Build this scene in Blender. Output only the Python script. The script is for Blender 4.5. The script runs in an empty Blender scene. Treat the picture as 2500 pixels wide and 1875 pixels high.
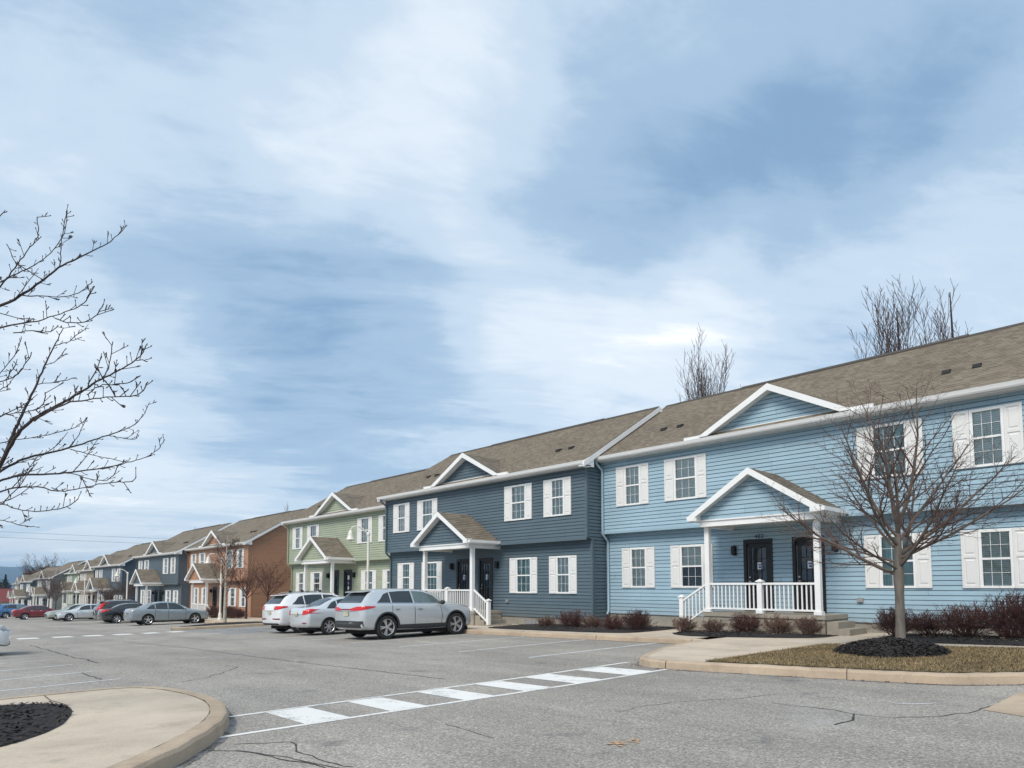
import bpy, math, random
import numpy as np
from mathutils import Vector, Matrix
from mathutils.bvhtree import BVHTree
R = math.radians
rnd = random.Random(7)
SC = bpy.context.scene
COL = SC.collection

# ------------------------------------------------------------------ camera
cam_d = bpy.data.cameras.new("camera")
cam = bpy.data.objects.new("camera", cam_d)
COL.objects.link(cam)
cam.location = (0, 0, 1.55)
cam.rotation_euler = (R(94.0), 0, R(47.017))
cam_d.sensor_fit = 'HORIZONTAL'
cam_d.sensor_width = 36
cam_d.lens = 1626.98 / 2500 * 36
cam_d.shift_y = 380.7 / 2500
cam_d.clip_end = 30000
cam_d.clip_start = 0.1
SC.camera = cam

# ------------------------------------------------------------------ exposure
SC.view_settings.view_transform = 'Standard'
SC.view_settings.look = 'None'
SC.view_settings.exposure = 0.47
SC.view_settings.gamma = 1

# ------------------------------------------------------------------ sky
SUN_EL, SUN_AZ = R(46), R(163)      # azimuth clockwise from +Y
world = bpy.data.worlds.new("World")
SC.world = world
world.use_nodes = True
wn, wl = world.node_tree.nodes, world.node_tree.links
wn.clear()
LOBES = [(-0.325,0.775,0.542,192.1,-0.38),(-0.457,0.714,0.531,165.5,-0.3),(-0.194,0.841,0.506,281.7,-0.25),(-0.146,0.807,0.572,393.5,-0.2),(-0.896,0.188,0.403,237.6,-0.155),(-0.834,0.312,0.456,269.7,-0.15),(-0.864,0.383,0.326,135.4,-0.211),(-0.77,0.486,0.413,244.8,-0.136),(-0.784,0.567,0.252,138.6,-0.161),(-0.904,0.356,0.238,207.6,-0.186),(-0.875,0.439,0.205,149.7,-0.155),(-0.496,0.599,0.629,366.5,-0.05),(-0.807,0.094,0.583,191.6,-0.136),(-0.76,0.232,0.607,204.7,-0.15),(-0.601,0.636,0.484,257.3,-0.22),(-0.34,0.858,0.385,152.4,0.0),(-0.596,0.488,0.638,222.8,0.34),(-0.69,0.432,0.581,261.9,0.22),(-0.767,0.334,0.547,248.6,0.18),(-0.808,0.227,0.543,294.3,0.15),(-0.571,0.73,0.376,219.5,0.4),(-0.68,0.634,0.369,229.3,0.3),(-0.452,0.8,0.394,258.4,0.3),(-0.494,0.814,0.305,302.6,0.2),(-0.757,0.413,0.507,498.4,0.12),(-0.694,0.533,0.483,383.5,0.15),(-0.905,0.3,0.3,529.2,0.22),(-0.887,0.123,0.445,231.5,0.18),(-0.95,0.161,0.268,246.0,0.15),(-0.266,0.861,0.433,276.8,0.12),(-0.174,0.907,0.384,351.9,0.2),(-0.752,0.579,0.315,394.7,0.12),(-0.972,0.217,0.096,91.1,0.25),(-0.882,0.458,0.107,63.5,0.1)]
# brighter overcast high overhead and behind the viewer
LOBES += [(0.3, -0.6, 0.74, 3.0, 0.06)]

def wnode(t, **k):
    n = wn.new(t)
    for a, b in k.items():
        setattr(n, a, b)
    return n

def wmath(op, a, b=None, c=None, clamp=False):
    n = wn.new('ShaderNodeMath'); n.operation = op; n.use_clamp = clamp
    for i, x in enumerate((a, b, c)):
        if x is None: continue
        if isinstance(x, (int, float)): n.inputs[i].default_value = x
        else: wl.new(x, n.inputs[i])
    return n.outputs[0]

def build_world():
    tc = wnode('ShaderNodeTexCoord')
    d0 = tc.outputs['Generated']
    # warp the direction so cloud edges are wispy
    def noise(vec, scale, detail, rough, dist=0.0):
        n = wnode('ShaderNodeTexNoise'); n.noise_dimensions = '3D'
        n.inputs['Scale'].default_value = scale; n.inputs['Detail'].default_value = detail
        n.inputs['Roughness'].default_value = rough; n.inputs['Distortion'].default_value = dist
        wl.new(vec, n.inputs['Vector']); return n
    sep = wnode('ShaderNodeSeparateXYZ'); wl.new(d0, sep.inputs[0])
    zz = wmath('ADD', wmath('MAXIMUM', sep.outputs[2], 0.0), 0.12)
    # cloud plane coordinates, turned so that the streaks run across the row of houses
    px = wmath('DIVIDE', sep.outputs[0], zz); py = wmath('DIVIDE', sep.outputs[1], zz)
    ang = R(58)
    qa = wmath('ADD', wmath('MULTIPLY', px, math.cos(ang)), wmath('MULTIPLY', py, math.sin(ang)))
    qb = wmath('SUBTRACT', wmath('MULTIPLY', py, math.cos(ang)), wmath('MULTIPLY', px, math.sin(ang)))
    cp = wnode('ShaderNodeCombineXYZ')
    wl.new(wmath('MULTIPLY', qa, 0.52), cp.inputs[0]); wl.new(qb, cp.inputs[1])
    nw = noise(d0, 3.6, 3, 0.5)
    wv = wnode('ShaderNodeVectorMath', operation='SUBTRACT'); wl.new(nw.outputs['Color'], wv.inputs[0]); wv.inputs[1].default_value = (.5, .5, .5)
    ws = wnode('ShaderNodeVectorMath', operation='SCALE'); wl.new(wv.outputs[0], ws.inputs[0]); ws.inputs['Scale'].default_value = 0.22
    wa = wnode('ShaderNodeVectorMath', operation='ADD'); wl.new(d0, wa.inputs[0]); wl.new(ws.outputs[0], wa.inputs[1])
    nrm = wnode('ShaderNodeVectorMath', operation='NORMALIZE'); wl.new(wa.outputs[0], nrm.inputs[0])
    acc = None
    for (x, y, z, k, a) in LOBES:
        dt = wnode('ShaderNodeVectorMath', operation='DOT_PRODUCT'); wl.new(nrm.outputs[0], dt.inputs[0])
        l = math.sqrt(x*x+y*y+z*z); dt.inputs[1].default_value = (x/l, y/l, z/l)
        e = wmath('EXPONENT', wmath('MULTIPLY', wmath('SUBTRACT', dt.outputs['Value'], 1.0), k*0.75))
        acc = wmath('MULTIPLY_ADD', e, a*0.85, acc if acc is not None else 0.0)
    n1 = noise(cp.outputs[0], 1.5, 7, 0.58, 0.9)
    n2 = noise(cp.outputs[0], 5.5, 6, 0.65, 0.8)
    f = wmath('ADD', acc, 0.435)
    f = wmath('MULTIPLY_ADD', wmath('SUBTRACT', n1.outputs['Fac'], 0.5), 0.95, f)
    f = wmath('MULTIPLY_ADD', wmath('SUBTRACT', n2.outputs['Fac'], 0.5), 0.40, f)
    n3 = noise(cp.outputs[0], 17.0, 4, 0.65, 0.2)
    f = wmath('MULTIPLY_ADD', wmath('SUBTRACT', n3.outputs['Fac'], 0.5), 0.15, f)
    # pale band near the horizon
    hz = wmath('EXPONENT', wmath('MULTIPLY', wmath('MAXIMUM', sep.outputs[2], 0.0), -7.0))
    f = wmath('MULTIPLY_ADD', hz, 0.22, f)
    rp = wnode('ShaderNodeValToRGB')
    cr = rp.color_ramp; cr.interpolation = 'EASE'
    cr.elements[0].position = 0.0; cr.elements[0].color = (.215, .345, .520, 1)
    cr.elements[1].position = 1.0; cr.elements[1].color = (.92, .945, .965, 1)
    for p, c in ((.30, (.345, .480, .640, 1)), (.55, (.530, .645, .765, 1)), (.78, (.700, .775, .850, 1))):
        e = cr.elements.new(p); e.color = c
    wl.new(f, rp.inputs[0])
    over = wmath('ADD', 0.96, wmath('MULTIPLY', wmath('MAXIMUM', wmath('SUBTRACT', f, 0.92), 0.0), 0.9))
    bgc = wnode('ShaderNodeBackground'); wl.new(rp.outputs[0], bgc.inputs[0]); wl.new(over, bgc.inputs[1])
    sky = wnode('ShaderNodeTexSky'); sky.sky_type = 'NISHITA'; sky.sun_disc = False
    sky.sun_elevation = SUN_EL; sky.sun_rotation = SUN_AZ
    bgs = wnode('ShaderNodeBackground'); wl.new(sky.outputs[0], bgs.inputs[0]); bgs.inputs[1].default_value = 0.07
    mix = wnode('ShaderNodeMixShader'); mix.inputs[0].default_value = 0.85
    wl.new(bgs.outputs[0], mix.inputs[1]); wl.new(bgc.outputs[0], mix.inputs[2])
    out = wnode('ShaderNodeOutputWorld'); wl.new(mix.outputs[0], out.inputs[0])
build_world()

sun_d = bpy.data.lights.new("sun", 'SUN')
sun_d.energy = 2.2
sun_d.angle = R(24)
sun_d.color = (1.0, .93, .83)
sun = bpy.data.objects.new("sun", sun_d)
COL.objects.link(sun)
sv = Vector((math.sin(SUN_AZ)*math.cos(SUN_EL), math.cos(SUN_AZ)*math.cos(SUN_EL), math.sin(SUN_EL)))
sun.rotation_euler = sv.to_track_quat('Z', 'Y').to_euler()

# ------------------------------------------------------------------ helpers
class MB:
    def __init__(s): s.v = []; s.f = []; s.m = []
    def quad(s, a, b, c, d, m=0):
        n = len(s.v); s.v += [tuple(a), tuple(b), tuple(c), tuple(d)]; s.f.append((n, n+1, n+2, n+3)); s.m.append(m)
    def poly(s, pts, m=0):
        n = len(s.v); s.v += [tuple(p) for p in pts]; s.f.append(tuple(range(n, n+len(pts)))); s.m.append(m)
    def box(s, x0, x1, y0, y1, z0, z1, m=0):
        n = len(s.v)
        s.v += [(x0,y0,z0),(x1,y0,z0),(x1,y1,z0),(x0,y1,z0),(x0,y0,z1),(x1,y0,z1),(x1,y1,z1),(x0,y1,z1)]
        for f in ((0,3,2,1),(4,5,6,7),(0,1,5,4),(1,2,6,5),(2,3,7,6),(3,0,4,7)):
            s.f.append(tuple(n+i for i in f)); s.m.append(m)
    def prism(s, pts, d, m=0):      # pts planar polygon, extruded by vector d
        n = len(s.v); k = len(pts); d = Vector(d)
        s.v += [tuple(p) for p in pts] + [tuple(Vector(p)+d) for p in pts]
        s.f.append(tuple(range(n+k-1, n-1, -1))); s.m.append(m)
        s.f.append(tuple(range(n+k, n+2*k))); s.m.append(m)
        for i in range(k):
            j = (i+1) % k
            s.f.append((n+i, n+j, n+k+j, n+k+i)); s.m.append(m)
    def tube(s, pts, rad, sides=6, m=0, cap=True):
        P = [Vector(p) for p in pts]; n0 = len(s.v)
        up = None
        for i, p in enumerate(P):
            t = (P[min(i+1, len(P)-1)] - P[max(i-1, 0)])
            if t.length < 1e-9: t = Vector((0, 0, 1))
            t.normalize()
            if up is None:
                up = t.orthogonal().normalized()
            else:
                up = (up - t*up.dot(t))
                if up.length < 1e-6: up = t.orthogonal()
                up.normalize()
            b = t.cross(up)
            r = rad[i] if isinstance(rad, (list, tuple)) else rad
            for k in range(sides):
                a = 2*math.pi*k/sides
                q = p + (up*math.cos(a) + b*math.sin(a))*r
                s.v.append((q.x, q.y, q.z))
        for i in range(len(P)-1):
            for k in range(sides):
                a = n0+i*sides+k; b_ = n0+i*sides+(k+1) % sides
                s.f.append((a, b_, b_+sides, a+sides)); s.m.append(m)
        if cap:
            s.f.append(tuple(n0+k for k in range(sides-1, -1, -1))); s.m.append(m)
            e = n0+(len(P)-1)*sides
            s.f.append(tuple(e+k for k in range(sides))); s.m.append(m)
    def lathe(s, prof, center=(0,0,0), sides=16, axis='z', m=0):   # prof [(r, h)]
        n0 = len(s.v); c = Vector(center)
        for r, h in prof:
            for k in range(sides):
                a = 2*math.pi*k/sides
                p = Vector((r*math.cos(a), r*math.sin(a), h))
                if axis == 'x': p = Vector((p.z, p.x, p.y))
                if axis == 'y': p = Vector((p.x, p.z, p.y))
                s.v.append(tuple(c+p))
        for i in range(len(prof)-1):
            for k in range(sides):
                a = n0+i*sides+k; b = n0+i*sides+(k+1) % sides
                s.f.append((a, b, b+sides, a+sides)); s.m.append(m)
        s.f.append(tuple(n0+k for k in range(sides-1, -1, -1))); s.m.append(m)
        e = n0+(len(prof)-1)*sides
        s.f.append(tuple(e+k for k in range(sides))); s.m.append(m)
    def mesh(s, name, mats):
        me = bpy.data.meshes.new(name)
        me.from_pydata(s.v, [], s.f)
        for mt in mats: me.materials.append(mt)
        if any(s.m): me.polygons.foreach_set('material_index', s.m)
        me.update()
        return me

def link(name, me, parent=None, loc=None, rot=None, smooth=None):
    o = bpy.data.objects.new(name, me); COL.objects.link(o)
    if parent: o.parent = parent
    if loc: o.location = loc
    if rot: o.rotation_euler = rot
    if smooth is not None and me is not None:
        me.polygons.foreach_set('use_smooth', [True]*len(me.polygons))
        me.set_sharp_from_angle(angle=R(smooth))
    return o
def part(name, mb, mats, parent, loc=None, smooth=None):
    return link(name, mb.mesh(name, mats if isinstance(mats, list) else [mats]), parent, loc, None, smooth)
def tag(o, label=None, cat=None, group=None, kind=None):
    if label: o['label'] = label
    if cat: o['category'] = cat
    if group: o['group'] = group
    if kind: o['kind'] = kind
    return o
def thing(name, label, cat, loc, rotz=0, group=None):
    o = bpy.data.objects.new(name, None); COL.objects.link(o)
    o.location = loc; o.rotation_euler = (0, 0, rotz); o.empty_display_size = .3
    return tag(o, label, cat, group)
def struct(name, mb, mats, smooth=None):
    return tag(part(name, mb, mats, None, None, smooth), kind='structure')
def copy_tree(o, parent=None):
    c = o.copy(); COL.objects.link(c)
    if parent: c.parent = parent
    for ch in o.children: copy_tree(ch, c)
    return c

# ------------------------------------------------------------------ materials
def nt(name):
    m = bpy.data.materials.new(name); m.use_nodes = True
    n = m.node_tree.nodes; l = m.node_tree.links
    return m, n, l, n['Principled BSDF']
def nz(n, l, vec, scale, detail=4, rough=.55, dist=0):
    t = n.new('ShaderNodeTexNoise'); t.inputs['Scale'].default_value = scale
    t.inputs['Detail'].default_value = detail; t.inputs['Roughness'].default_value = rough
    t.inputs['Distortion'].default_value = dist
    l.new(vec, t.inputs['Vector']); return t.outputs['Fac']
def ramp(n, l, fac, stops):
    r = n.new('ShaderNodeValToRGB'); e = r.color_ramp.elements
    e[0].position, e[0].color = stops[0][0], (*stops[0][1], 1)
    e[1].position, e[1].color = stops[-1][0], (*stops[-1][1], 1)
    for p, c in stops[1:-1]:
        q = e.new(p); q.color = (*c, 1)
    l.new(fac, r.inputs[0]); return r.outputs[0]
def mixc(n, l, fac, a, b, mode='MIX'):
    x = n.new('ShaderNodeMix'); x.data_type = 'RGBA'; x.blend_type = mode
    for s, i in ((fac, 0), (a, 6), (b, 7)):
        if isinstance(s, (int, float)): x.inputs[i].default_value = s
        elif isinstance(s, tuple): x.inputs[i].default_value = (*s, 1)
        else: l.new(s, x.inputs[i])
    return x.outputs[2]
def mth(n, l, op, a, b=None, c=None, clamp=False):
    x = n.new('ShaderNodeMath'); x.operation = op; x.use_clamp = clamp
    for i, s in enumerate((a, b, c)):
        if s is None: continue
        if isinstance(s, (int, float)): x.inputs[i].default_value = s
        else: l.new(s, x.inputs[i])
    return x.outputs[0]
def mapping(n, l, vec, scale=(1,1,1), rot=(0,0,0)):
    x = n.new('ShaderNodeMapping'); x.inputs['Scale'].default_value = scale; x.inputs['Rotation'].default_value = rot
    l.new(vec, x.inputs['Vector']); return x.outputs[0]
def bump(n, l, h, strength, dist, b):
    x = n.new('ShaderNodeBump'); x.inputs['Strength'].default_value = strength; x.inputs['Distance'].default_value = dist
    l.new(h, x.inputs['Height']); l.new(x.outputs[0], b.inputs['Normal'])
def dark(c, k): return tuple(v*k for v in c)

def m_plain(name, c, rough=.5, var=.12, scale=3, metal=0, spec=.5, bumps=None):
    m, n, l, b = nt(name)
    tc = n.new('ShaderNodeTexCoord').outputs['Object']
    f = nz(n, l, tc, scale, 5, .6)
    col = ramp(n, l, f, [(.25, dark(c, 1-var)), (.75, dark(c, 1+var))])
    l.new(col, b.inputs['Base Color']); b.inputs['Roughness'].default_value = rough
    b.inputs['Metallic'].default_value = metal; b.inputs['Specular IOR Level'].default_value = spec
    if bumps: bump(n, l, nz(n, l, tc, bumps[0], 6, .65), bumps[1], bumps[2], b)
    return m
def m_siding(name, c):
    m, n, l, b = nt(name)
    tc = n.new('ShaderNodeTexCoord').outputs['Object']
    f = nz(n, l, tc, .7, 5, .6)
    # every course and panel length is a touch different, with faint grain along it
    row = nz(n, l, mapping(n, l, tc, (.35, .35, 9)), 1.0, 1, .5)
    grain = nz(n, l, mapping(n, l, tc, (3, 3, 60)), 1.0, 4, .6)
    g = mth(n, l, 'MULTIPLY_ADD', f, .5, mth(n, l, 'MULTIPLY_ADD', row, .3, mth(n, l, 'MULTIPLY', grain, .2)))
    col = ramp(n, l, g, [(.3, dark(c, .86)), (.7, dark(c, 1.12))])
    # panels about 3.7 m long: each a shade different, with a thin lap joint
    sp = n.new('ShaderNodeSeparateXYZ'); l.new(tc, sp.inputs[0])
    course = mth(n, l, 'FLOOR', mth(n, l, 'DIVIDE', sp.outputs[2], .256))
    wr = n.new('ShaderNodeTexWhiteNoise'); wr.noise_dimensions = '1D'; l.new(course, wr.inputs['W'])
    al = mth(n, l, 'ADD', mth(n, l, 'DIVIDE', mth(n, l, 'ADD', sp.outputs[0], sp.outputs[1]), 3.7), mth(n, l, 'MULTIPLY', wr.outputs['Value'], 5))
    cb = n.new('ShaderNodeCombineXYZ'); l.new(mth(n, l, 'FLOOR', al), cb.inputs[0]); l.new(course, cb.inputs[1])
    w2 = n.new('ShaderNodeTexWhiteNoise'); w2.noise_dimensions = '2D'; l.new(cb.outputs[0], w2.inputs['Vector'])
    col = mixc(n, l, .9, col, ramp(n, l, w2.outputs['Value'], [(0, (.94, .94, .94)), (1, (1.06, 1.06, 1.06))]), 'MULTIPLY')
    seam = mth(n, l, 'LESS_THAN', mth(n, l, 'FRACT', al), .0035)
    col = mixc(n, l, mth(n, l, 'MULTIPLY', seam, .55), col, dark(c, .35))
    # grime low down on the wall in uneven runs
    sep = n.new('ShaderNodeSeparateXYZ'); l.new(tc, sep.inputs[0])
    low = mth(n, l, 'MULTIPLY_ADD', sep.outputs[2], -1.6, .9, True)
    run = nz(n, l, mapping(n, l, tc, (5, 5, .6)), 1.0, 4, .7)
    col = mixc(n, l, mth(n, l, 'MULTIPLY', low, mth(n, l, 'MULTIPLY', run, .5)), col, (.22, .20, .16))
    l.new(col, b.inputs['Base Color']); b.inputs['Roughness'].default_value = .48
    b.inputs['Specular IOR Level'].default_value = .35
    bump(n, l, grain, .15, .004, b)
    return m
def m_shingle(name):
    m, n, l, b = nt(name)
    tc = n.new('ShaderNodeTexCoord').outputs['Object']
    sep = n.new('ShaderNodeSeparateXYZ'); l.new(tc, sep.inputs[0])
    row = mth(n, l, 'FLOOR', mth(n, l, 'DIVIDE', mth(n, l, 'ADD', sep.outputs[2], mth(n, l, 'MULTIPLY', sep.outputs[1], 0.0)), .0772))
    along = mth(n, l, 'ADD', sep.outputs[0], mth(n, l, 'MULTIPLY', sep.outputs[1], .63))
    off = n.new('ShaderNodeTexWhiteNoise'); off.noise_dimensions = '1D'; l.new(row, off.inputs['W'])
    u = mth(n, l, 'ADD', mth(n, l, 'DIVIDE', along, .16), mth(n, l, 'MULTIPLY', off.outputs['Value'], 7.0))
    cmb = n.new('ShaderNodeCombineXYZ'); l.new(mth(n, l, 'FLOOR', u), cmb.inputs[0]); l.new(row, cmb.inputs[1])
    wn_ = n.new('ShaderNodeTexWhiteNoise'); wn_.noise_dimensions = '2D'; l.new(cmb.outputs[0], wn_.inputs['Vector'])
    col = ramp(n, l, wn_.outputs['Value'], [(0, (.168, .144, .115)), (.35, (.196, .169, .135)), (.7, (.222, .193, .155)), (1, (.252, .222, .180))])
    big = nz(n, l, tc, .45, 4, .6)
    col = mixc(n, l, .55, col, ramp(n, l, big, [(.3, (.80, .76, .70)), (.7, (1.1, 1.07, 1.02))]), 'MULTIPLY')
    gr = nz(n, l, tc, 110, 2, .6)
    col = mixc(n, l, .35, col, ramp(n, l, gr, [(.3, (.6, .6, .6)), (.7, (1.3, 1.3, 1.3))]), 'MULTIPLY')
    l.new(col, b.inputs['Base Color']); b.inputs['Roughness'].default_value = .92
    b.inputs['Specular IOR Level'].default_value = .2
    bump(n, l, gr, .3, .006, b)
    return m
def m_asphalt():
    m, n, l, b = nt('asphalt')
    tc = n.new('ShaderNodeTexCoord').outputs['Object']
    big = nz(n, l, tc, .16, 6, .62, .4)
    mid = nz(n, l, mapping(n, l, tc, (.5, 1.7, 1)), 1.1, 6, .65)
    fine = nz(n, l, tc, 42, 3, .75)
    vo = n.new('ShaderNodeTexVoronoi'); vo.inputs['Scale'].default_value = 75; l.new(tc, vo.inputs['Vector'])
    base = ramp(n, l, big, [(.28, (.256, .236, .208)), (.5, (.320, .295, .262)), (.72, (.388, .359, .320))])
    base = mixc(n, l, .6, base, ramp(n, l, mid, [(.3, (.82, .82, .83)), (.7, (1.15, 1.15, 1.14))]), 'MULTIPLY')
    sp = ramp(n, l, fine, [(.30, (.62, .62, .62)), (.50, (1.0, 1.0, 1.0)), (.70, (1.42, 1.41, 1.39))])
    base = mixc(n, l, .8, base, sp, 'MULTIPLY')
    mid2 = nz(n, l, tc, 21, 3, .8)
    base = mixc(n, l, .8, base, ramp(n, l, mid2, [(.32, (.76, .76, .76)), (.5, (1, 1, 1)), (.68, (1.26, 1.26, 1.25))]), 'MULTIPLY')
    wn_ = ramp(n, l, vo.outputs['Color'], [(.15, (.62, .62, .63)), (.6, (1, 1, 1)), (.95, (1.7, 1.67, 1.62))])
    base = mixc(n, l, .7, base, wn_, 'MULTIPLY')
    lane = nz(n, l, mapping(n, l, tc, (.035, .55, 1)), 1.0, 4, .6)
    base = mixc(n, l, .8, base, ramp(n, l, lane, [(.32, (.80, .80, .81)), (.55, (1, 1, 1)), (.72, (1.08, 1.08, 1.07))]), 'MULTIPLY')
    # salt-pale drifts and darker oil spots with their own shapes
    salt = nz(n, l, mapping(n, l, tc, (.55, .35, 1), (0, 0, R(20))), .9, 8, .72)
    base = mixc(n, l, ramp(n, l, salt, [(.58, (0, 0, 0)), (.78, (.55, .55, .55))]), base, (.46, .455, .45))
    oil = nz(n, l, tc, 1.4, 3, .5)
    base = mixc(n, l, ramp(n, l, oil, [(.63, (0, 0, 0)), (.75, (.5, .5, .5))]), base, (.10, .10, .105))
    l.new(base, b.inputs['Base Color']); b.inputs['Roughness'].default_value = .88
    b.inputs['Specular IOR Level'].default_value = .3
    bump(n, l, mth(n, l, 'ADD', fine, vo.outputs['Distance']), .5, .006, b)
    return m
def m_concrete(name, c, warm=.5):
    m, n, l, b = nt(name)
    tc = n.new('ShaderNodeTexCoord').outputs['Object']
    a = nz(n, l, tc, .8, 7, .65, .3); f = nz(n, l, tc, 60, 3, .7)
    col = ramp(n, l, a, [(.3, dark(c, .78)), (.5, c), (.7, dark(c, 1.15))])
    col = mixc(n, l, .5, col, ramp(n, l, f, [(.3, (.75, .75, .75)), (.7, (1.25, 1.25, 1.25))]), 'MULTIPLY')
    st = nz(n, l, tc, 2.2, 5, .7)
    col = mixc(n, l, ramp(n, l, st, [(.56, (0, 0, 0)), (.75, (.5, .5, .5))]), col, dark(c, .5))
    l.new(col, b.inputs['Base Color']); b.inputs['Roughness'].default_value = .9
    b.inputs['Specular IOR Level'].default_value = .25
    bump(n, l, f, .35, .006, b)
    return m
def m_paint(name, c, wear=.5):
    m, n, l, b = nt(name)
    tc = n.new('ShaderNodeTexCoord').outputs['Object']
    f = nz(n, l, tc, 30, 6, .8); g = nz(n, l, tc, 2.5, 5, .7)
    s = mth(n, l, 'ADD', mth(n, l, 'MULTIPLY', f, .5), mth(n, l, 'MULTIPLY', g, .5))
    fac = ramp(n, l, s, [(wear-.06, (0, 0, 0)), (wear+.05, (1, 1, 1))])
    col = mixc(n, l, fac, (.27, .27, .275), c)
    l.new(col, b.inputs['Base Color']); b.inputs['Roughness'].default_value = .8
    bump(n, l, f, .3, .004, b)
    return m
def m_glass(name):
    m, n, l, b = nt(name)
    n.remove(b)
    gl = n.new('ShaderNodeBsdfGlossy'); gl.inputs['Roughness'].default_value = .02
    gl.inputs['Color'].default_value = (.95, .97, 1, 1)
    tr = n.new('ShaderNodeBsdfTransparent'); tr.inputs['Color'].default_value = (.97, 1, .99, 1)
    fr = n.new('ShaderNodeFresnel'); fr.inputs['IOR'].default_value = 1.75
    mx = n.new('ShaderNodeMixShader'); l.new(fr.outputs[0], mx.inputs[0]); l.new(tr.outputs[0], mx.inputs[1]); l.new(gl.outputs[0], mx.inputs[2])
    l.new(mx.outputs[0], n['Material Output'].inputs[0])
    return m
def m_blind(name, c, period=.05):
    m, n, l, b = nt(name)
    tc = n.new('ShaderNodeTexCoord').outputs['Object']
    sep = n.new('ShaderNodeSeparateXYZ'); l.new(tc, sep.inputs[0])
    w = mth(n, l, 'FRACT', mth(n, l, 'DIVIDE', sep.outputs[2], period))
    col = ramp(n, l, w, [(.0, dark(c, .55)), (.25, c), (.85, dark(c, 1.1)), (1, dark(c, .6))])
    l.new(col, b.inputs['Base Color']); b.inputs['Roughness'].default_value = .6
    return m
def m_curtain(name, c):
    m, n, l, b = nt(name)
    tc = n.new('ShaderNodeTexCoord').outputs['Object']
    f = nz(n, l, mapping(n, l, tc, (14, 1, .6)), 1.0, 3, .5)
    col = ramp(n, l, f, [(.3, dark(c, .6)), (.7, dark(c, 1.15))])
    l.new(col, b.inputs['Base Color']); b.inputs['Roughness'].default_value = .8
    return m

M = {}
M['white'] = m_plain('white_vinyl', (.82, .82, .81), .42, .05, 2)
M['soffit'] = m_plain('soffit_white', (.74, .74, .72), .6, .06, 6)
M['shutter'] = m_plain('shutter_paint', (.74, .735, .72), .5, .05, 2)
M['shingle'] = m_shingle('roof_shingle')
M['ridge'] = m_plain('ridge_shingle', (.07, .06, .05), .95, .3, 20)
M['asphalt'] = m_asphalt()
M['walk'] = m_concrete('sidewalk_concrete', (.53, .445, .35))
M['kerb'] = m_concrete('kerb_concrete', (.45, .355, .26))
M['found'] = m_concrete('foundation_concrete', (.30, .28, .245))
M['step'] = m_concrete('step_concrete', (.33, .295, .245))
M['paint'] = m_paint('road_paint', (.76, .745, .71), .425)
M['line'] = m_paint('worn_line_paint', (.66, .67, .68), .445)
M['hcblue'] = m_paint('blue_paint', (.16, .34, .55), .52)
M['black'] = m_plain('black_paint', (.006, .006, .007), .5, .2, 8)
M['glass'] = m_glass('window_glass')
M['blindA'] = m_blind('blind_grey', (.60, .66, .62))
M['blindB'] = m_blind('blind_pale', (.70, .76, .73))
M['curtA'] = m_curtain('curtain_teal', (.36, .56, .56))
M['curtB'] = m_curtain('curtain_sheer', (.64, .72, .71))
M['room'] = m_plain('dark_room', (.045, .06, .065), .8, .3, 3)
M['steel'] = m_plain('brushed_steel', (.5, .5, .48), .35, .1, 9, 1)
M['paper'] = m_plain('paper', (.8, .82, .85), .6, .03, 5)
M['ink'] = m_plain('ink_blue', (.02, .06, .25), .6, .1, 5)
M['crack'] = m_plain('crack_dark', (.045, .045, .047), .95, .3, 30)
M['dirt'] = m_plain('mulch', (.022, .018, .017), .95, .6, 30, bumps=(60, .8, .03))
M['mulchchip'] = m_plain('mulch_chips', (.030, .025, .023), .9, .6, 25)
M['lawn'] = m_plain('lawn_soil', (.12, .092, .045), .95, .35, 5, bumps=(40, .6, .02))
M['ventgrey'] = m_plain('vent_black', (.02, .02, .02), .7, .2, 8)
M['greymetal'] = m_plain('grey_metal', (.34, .34, .33), .5, .1, 8, .3)

# ------------------------------------------------------------------ ground
GX = [-5000, -3000, -400, -160, -103, -52, -21, -9, 0, 40, 300]
GZ = [-60.0, -40.0, -9.0, -3.6, -2.3, -1.05, -.25, 0, .17, .8, 3]
def zg(x, y):
    return float(np.interp(x, GX, GZ)) + .008*max(0, min(y, 20)-8)
def sheet(xs, ys, dz):
    mb = MB(); nx, ny = len(xs), len(ys)
    for x in xs:
        for y in ys: mb.v.append((x, y, zg(x, y)+dz))
    for i in range(nx-1):
        for j in range(ny-1):
            a = i*ny+j; mb.f.append((a, a+ny, a+ny+1, a+1)); mb.m.append(0)
    return mb
XS = sorted(set([-160, -103, -52, -21, -9, 0, 40] + list(range(-200, 41, 10))))
struct('ground', sheet([-5000, -3000, -1000, -400]+XS+[100, 300, 3000], [-4000, -800, -200, -60, 8, 20, 60, 300, 1500, 5000], -.06), M['lawn'])
struct('parking_lot', sheet(XS, [-40, -20, -8, 0, 8, 15.32], 0), M['asphalt'])
def flat_poly(pts, dz, name, mat):     # sheet following the ground (fan over a dense outline)
    mb = MB(); mb.poly([(x, y, zg(x, y)+dz) for x, y in pts]); return struct(name, mb, mat)
def ribbon(mb, pts, w, dz):
    n = len(pts)
    L = []
    for i, (x, y) in enumerate(pts):
        a = pts[max(i-1, 0)]; b = pts[min(i+1, n-1)]
        t = Vector((b[0]-a[0], b[1]-a[1])); t.normalize()
        ww = w[i] if isinstance(w, (list, tuple)) else w
        nx, ny = -t.y*ww/2, t.x*ww/2
        L.append(((x+nx, y+ny, zg(x+nx, y+ny)+dz), (x-nx, y-ny, zg(x-nx, y-ny)+dz)))
    for i in range(n-1):
        mb.quad(L[i][1], L[i+1][1], L[i+1][0], L[i][0])
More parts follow.
